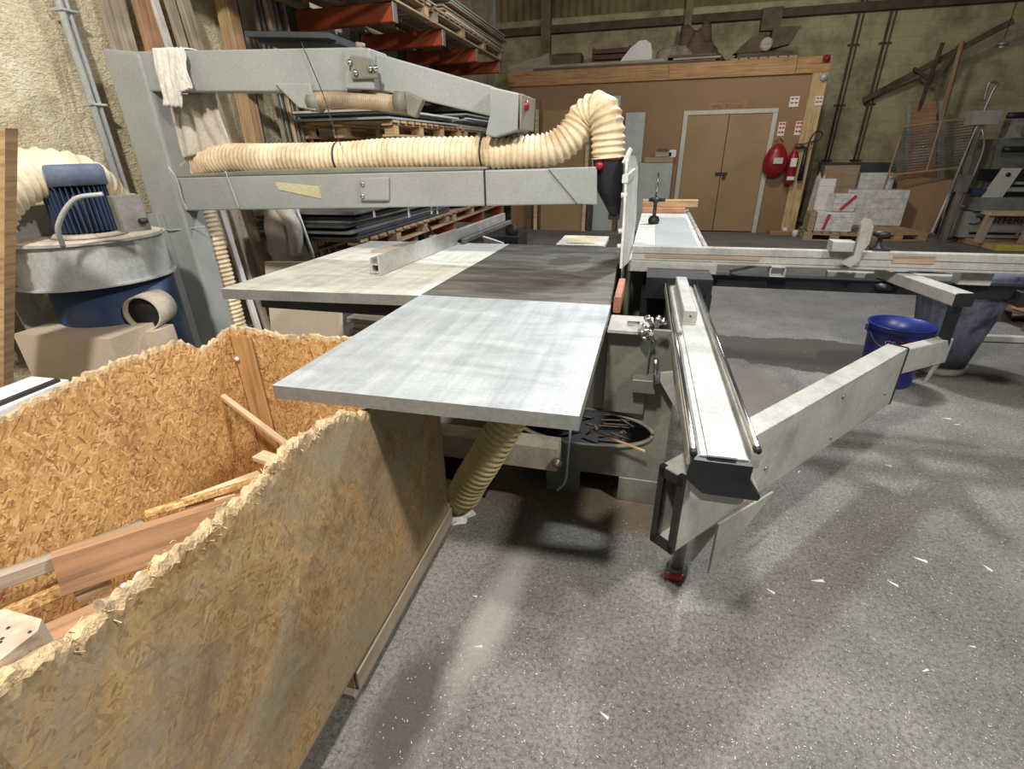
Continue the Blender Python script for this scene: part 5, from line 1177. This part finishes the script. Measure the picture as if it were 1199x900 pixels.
q = (P0 - P1).normalized(); MB().prism([V((r_.x, r_.y, .3)) for r_ in (P0 + e2 * .2, P0 + e2 * .2 + q * .06, P3 + q * .06, P3)], (0, 0, mdz - .33)).build('side_cleat', m_mdf, mbx)
# white tool case
wc = thing('tool_case', 'white and black plastic tool case behind the crate rim', 'tool case')
a, b_, c_ = at(88, 452, z=.72), at(-30, 500, z=.72), at(38, 440, z=.72)
p0, p1 = at(98, 452, z=.78), at(-40, 512, z=.78); d = (p1 - p0); d.z = 0; nn = V((-d.y, d.x, 0)).normalized(); nn = nn if nn.x < 0 else -nn
MB().prism([V((r_.x, r_.y, .60)) for r_ in (p0, p1, p1 + nn * .2, p0 + nn * .2)], (0, 0, .15)).build('case_base', m_white, wc)
MB().prism([V((r_.x, r_.y, .751)) for r_ in (p0 + d * .01 + nn * .0, p1, p1 + nn * .21, p0 + nn * .21 + d * .01)], (0, 0, .018)).build('black_seam', m_blackp, wc)
MB().prism([V((r_.x, r_.y, .77)) for r_ in (p0 + d * .05 + nn * .03, p1, p1 + nn * .2, p0 + nn * .19 + d * .05)], (0, 0, .04)).build('case_lid', m_white, wc)
MB().bar(V((p0.x, p0.y, .815)) + nn * .05 + d * .1, V((p0.x, p0.y, .815)) + nn * .05 + d * .7, .02, .012).build('carry_handle', m_blackp, wc)
MB().bar(V((p0.x, p0.y, .77)) + d * .02 - nn * .008, V((p0.x, p0.y, .77)) + d * .07 - nn * .008, .012, .03).build('latch', m_steel, wc)
MB().bar(V((p0.x, p0.y, .68)) + d * .25 - nn * .002, V((p0.x, p0.y, .68)) + d * .7 - nn * .002, .004, .012).build('black_groove', m_blackp, wc)
wcs = MB().prism([V((r_.x, r_.y, 0)) for r_ in (p0 + d * .02, p1, p1 + nn * .25, p0 + nn * .25 + d * .02)], (0, 0, .598)); wcs.prism([V((r_.x, r_.y, .58)) for r_ in (p0, p1, p1 + nn * .27, p0 + nn * .27)], (0, 0, .017))
tag(wcs.build('support_box', m_card), 'cardboard box under the white tool case', 'box')
# vertical board at the left edge
a, b_ = at(8, 440, y=1.42), at(6, 150, y=1.42); dd = (a - b_); a = a + dd * ((0.005 - a.z) / dd.z); lbd = V((-1, 0, 0))
vb = MB(); wv = .3
vb.prism([V((a.x, 1.40, a.z)), V((b_.x, 1.42, b_.z)), V((b_.x - wv, 1.42, b_.z)), V((a.x - wv, 1.40, a.z))], (0, .04, 0))
tag(vb.build('upright_board', m_pine), 'upright wooden panel cut by the left edge of the view', 'board')

# ================================================================== bin and bucket at the right
bn = thing('waste_bin', 'tall dusty navy round waste bin behind the arm end', 'bin')
bp = at(1100, 443, z=0); bp = V((2.15, 4.06, 0))
rt = .33; hb_ = .80
flute = MB(); n = 48; rings = []
for z, r, fl_ in ((0, .155, 0), (.02, .16, 1), (.3, .205, 1), (.62, .265, 1), (.64, .285, 0)):
    rings.append([(bp.x + r * (1 - (.02 * (k % 2) * fl_)) * math.cos(2 * math.pi * k / n), bp.y + r * (1 - (.02 * (k % 2) * fl_)) * math.sin(2 * math.pi * k / n), z) for k in range(n)])
flute.add([p for g in rings for p in g], [[i * n + k, i * n + (k + 1) % n, (i + 1) * n + (k + 1) % n, (i + 1) * n + k] for i in range(4) for k in range(n)] + [list(range(n - 1, -1, -1))], 0)
flute.build('bin_body', m_bin, bn)
MB().lathe([(.28, .62), (.315, .63), (.315, .68), (.30, .70), (.31, .72), (.305, .74), (.28, .74), (.25, .55), (.14, .05), (0, .05)], bp, 48).build('bin_rim', m_bin, bn)
MB().lathe([(.158, .0), (.172, .005), (.178, .05), (.166, .055)], bp, 48).build('base_band', M('pale_dirt_band', (.45, .46, .33), .9, var=.3, scale=20), bn)
for s_ in (-1, 1): MB().box(bp.x + s_ * .325 - .02, bp.x + s_ * .325 + .02, bp.y - .07, bp.y + .07, .62, .68).build('handle', m_bin, bn)
bk = thing('blue_bucket', 'blue plastic bucket with red writing beside the navy bin', 'bucket')
kb_ = V((1.70, 3.72, 0))
MB().lathe([(0, 0), (.145, 0), (.15, .01), (.178, .355), (.186, .36), (.186, .37), (.181, .375), (.184, .405), (.192, .41), (.192, .42), (.18, .42), (.17, .30), (.14, .02), (0, .02)], kb_, 48).build('bucket_body', m_bucket, bk)
wire('wire_handle', [kb_ + V((-.19, 0, .38)), kb_ + V((-.15, -.12, .30)), kb_ + V((0, -.2, .27)), kb_ + V((.15, -.12, .30)), kb_ + V((.19, 0, .38))], .003, m_steel, bk)
for s_ in (-1, 1): MB().box(kb_.x + s_ * .19 - .012, kb_.x + s_ * .19 + .012, kb_.y - .02, kb_.y + .02, .36, .40).build('handle_lug', m_bucket, bk)
def curved_text(name, body, ang0, z, size, mat, r=.178):
    for k, ch in enumerate(body):
        a_ = ang0 + k * size * .62 / r; d = V((math.sin(a_), -math.cos(a_), 0)); ex = V((math.cos(a_), math.sin(a_), 0))
        if ch != ' ': text(name, ch, kb_ + d * (r + (z - .355) * .081 + .0025) + V((0, 0, z)), size, ex, (d * .081 + V((0, 0, 1))), mat, bk, .0008)
curved_text('white_lettering', 'CS', -.66, .322, .05, m_whiteink); curved_text('red_lettering', '77%', -.30, .322, .075, m_redink)
# pallet stub at right edge of the floor
pallet((3.75, 5.25, 0), 1.0, .8, m_dark_w, 'dark broken wooden pallet beyond the bin at the right edge', rot=.3)
pl_ = at(1190, 365, z=.16)
tag(MB().bar((3.25, 5.2, .17), (4.2, 5.4, .17), .25, .03).build('dark_plank', m_brown), 'brown plank lying on the broken pallet', 'plank')
tag(MB().lathe([(0, 0), (.05, 0), (.05, 1.6), (0, 1.6)], (2.7, 4.9, .75), 14, (1, .05, 0)).build('pipe', m_frame) if False else MB().bar((2.5, 4.75, .03), (3.6, 4.85, .03), .05, .05).build('grey_rail', m_frame), 'pale steel rail on the floor behind the navy bin', 'rail')

# ================================================================== floor litter
ch = MB()
rnd = random.Random(3)
for k in range(1500):
    u, v = rnd.uniform(360, 1199), rnd.uniform(560, 900)
    if k % 4 == 0: v = rnd.uniform(330, 600); u = rnd.uniform(850, 1199)
    p = at(u, v, z=0)
    if p.x < -.62: continue
    s_ = rnd.choice((.001, .0013, .0016, .002)); L = rnd.uniform(.002, .008); a_ = rnd.uniform(0, 6.28); d = V((math.cos(a_), math.sin(a_), 0)) * L
    ch.bar(V((p.x, p.y, .0018)) - d * .5, V((p.x, p.y, .0022)) + d * .5, s_, .0016, ch=.0002)
tag(ch.build('wood_shavings', m_white), 'tiny pale wood shavings scattered over the concrete floor', 'shavings', kind='stuff')
for k, (u, v, L, a_) in enumerate(((957, 680, .05, .2), (902, 692, .035, -.6), (1045, 683, .04, -.7), (1077, 655, .05, -.4), (1156, 665, .04, -1.1), (935, 553, .03, 1.1), (1108, 490, .05, 0), (1138, 757, .02, 0), (1083, 785, .025, .5), (560, 757, .03, .3), (556, 698, .02, 0), (707, 837, .035, -.5), (1040, 545, .03, -.3), (1120, 497, .03, .1))):
    p = at(u, v, z=0); d = V((math.cos(a_), math.sin(a_), 0)) * L * .5; n_ = V((-d.y, d.x, 0)) * .28
    mb = MB(); mb.prism([V((p.x, p.y, 0)) - d, V((p.x, p.y, 0)) - n_ * .7, V((p.x, p.y, 0)) + d - n_, V((p.x, p.y, 0)) + d * .8 + n_, V((p.x, p.y, 0)) + n_ * .4], (0, 0, .003))
    tag(mb.build('wood_chip', m_white), 'white wood chip lying on the open concrete floor', 'wood chip', 'white wood chips on the floor')
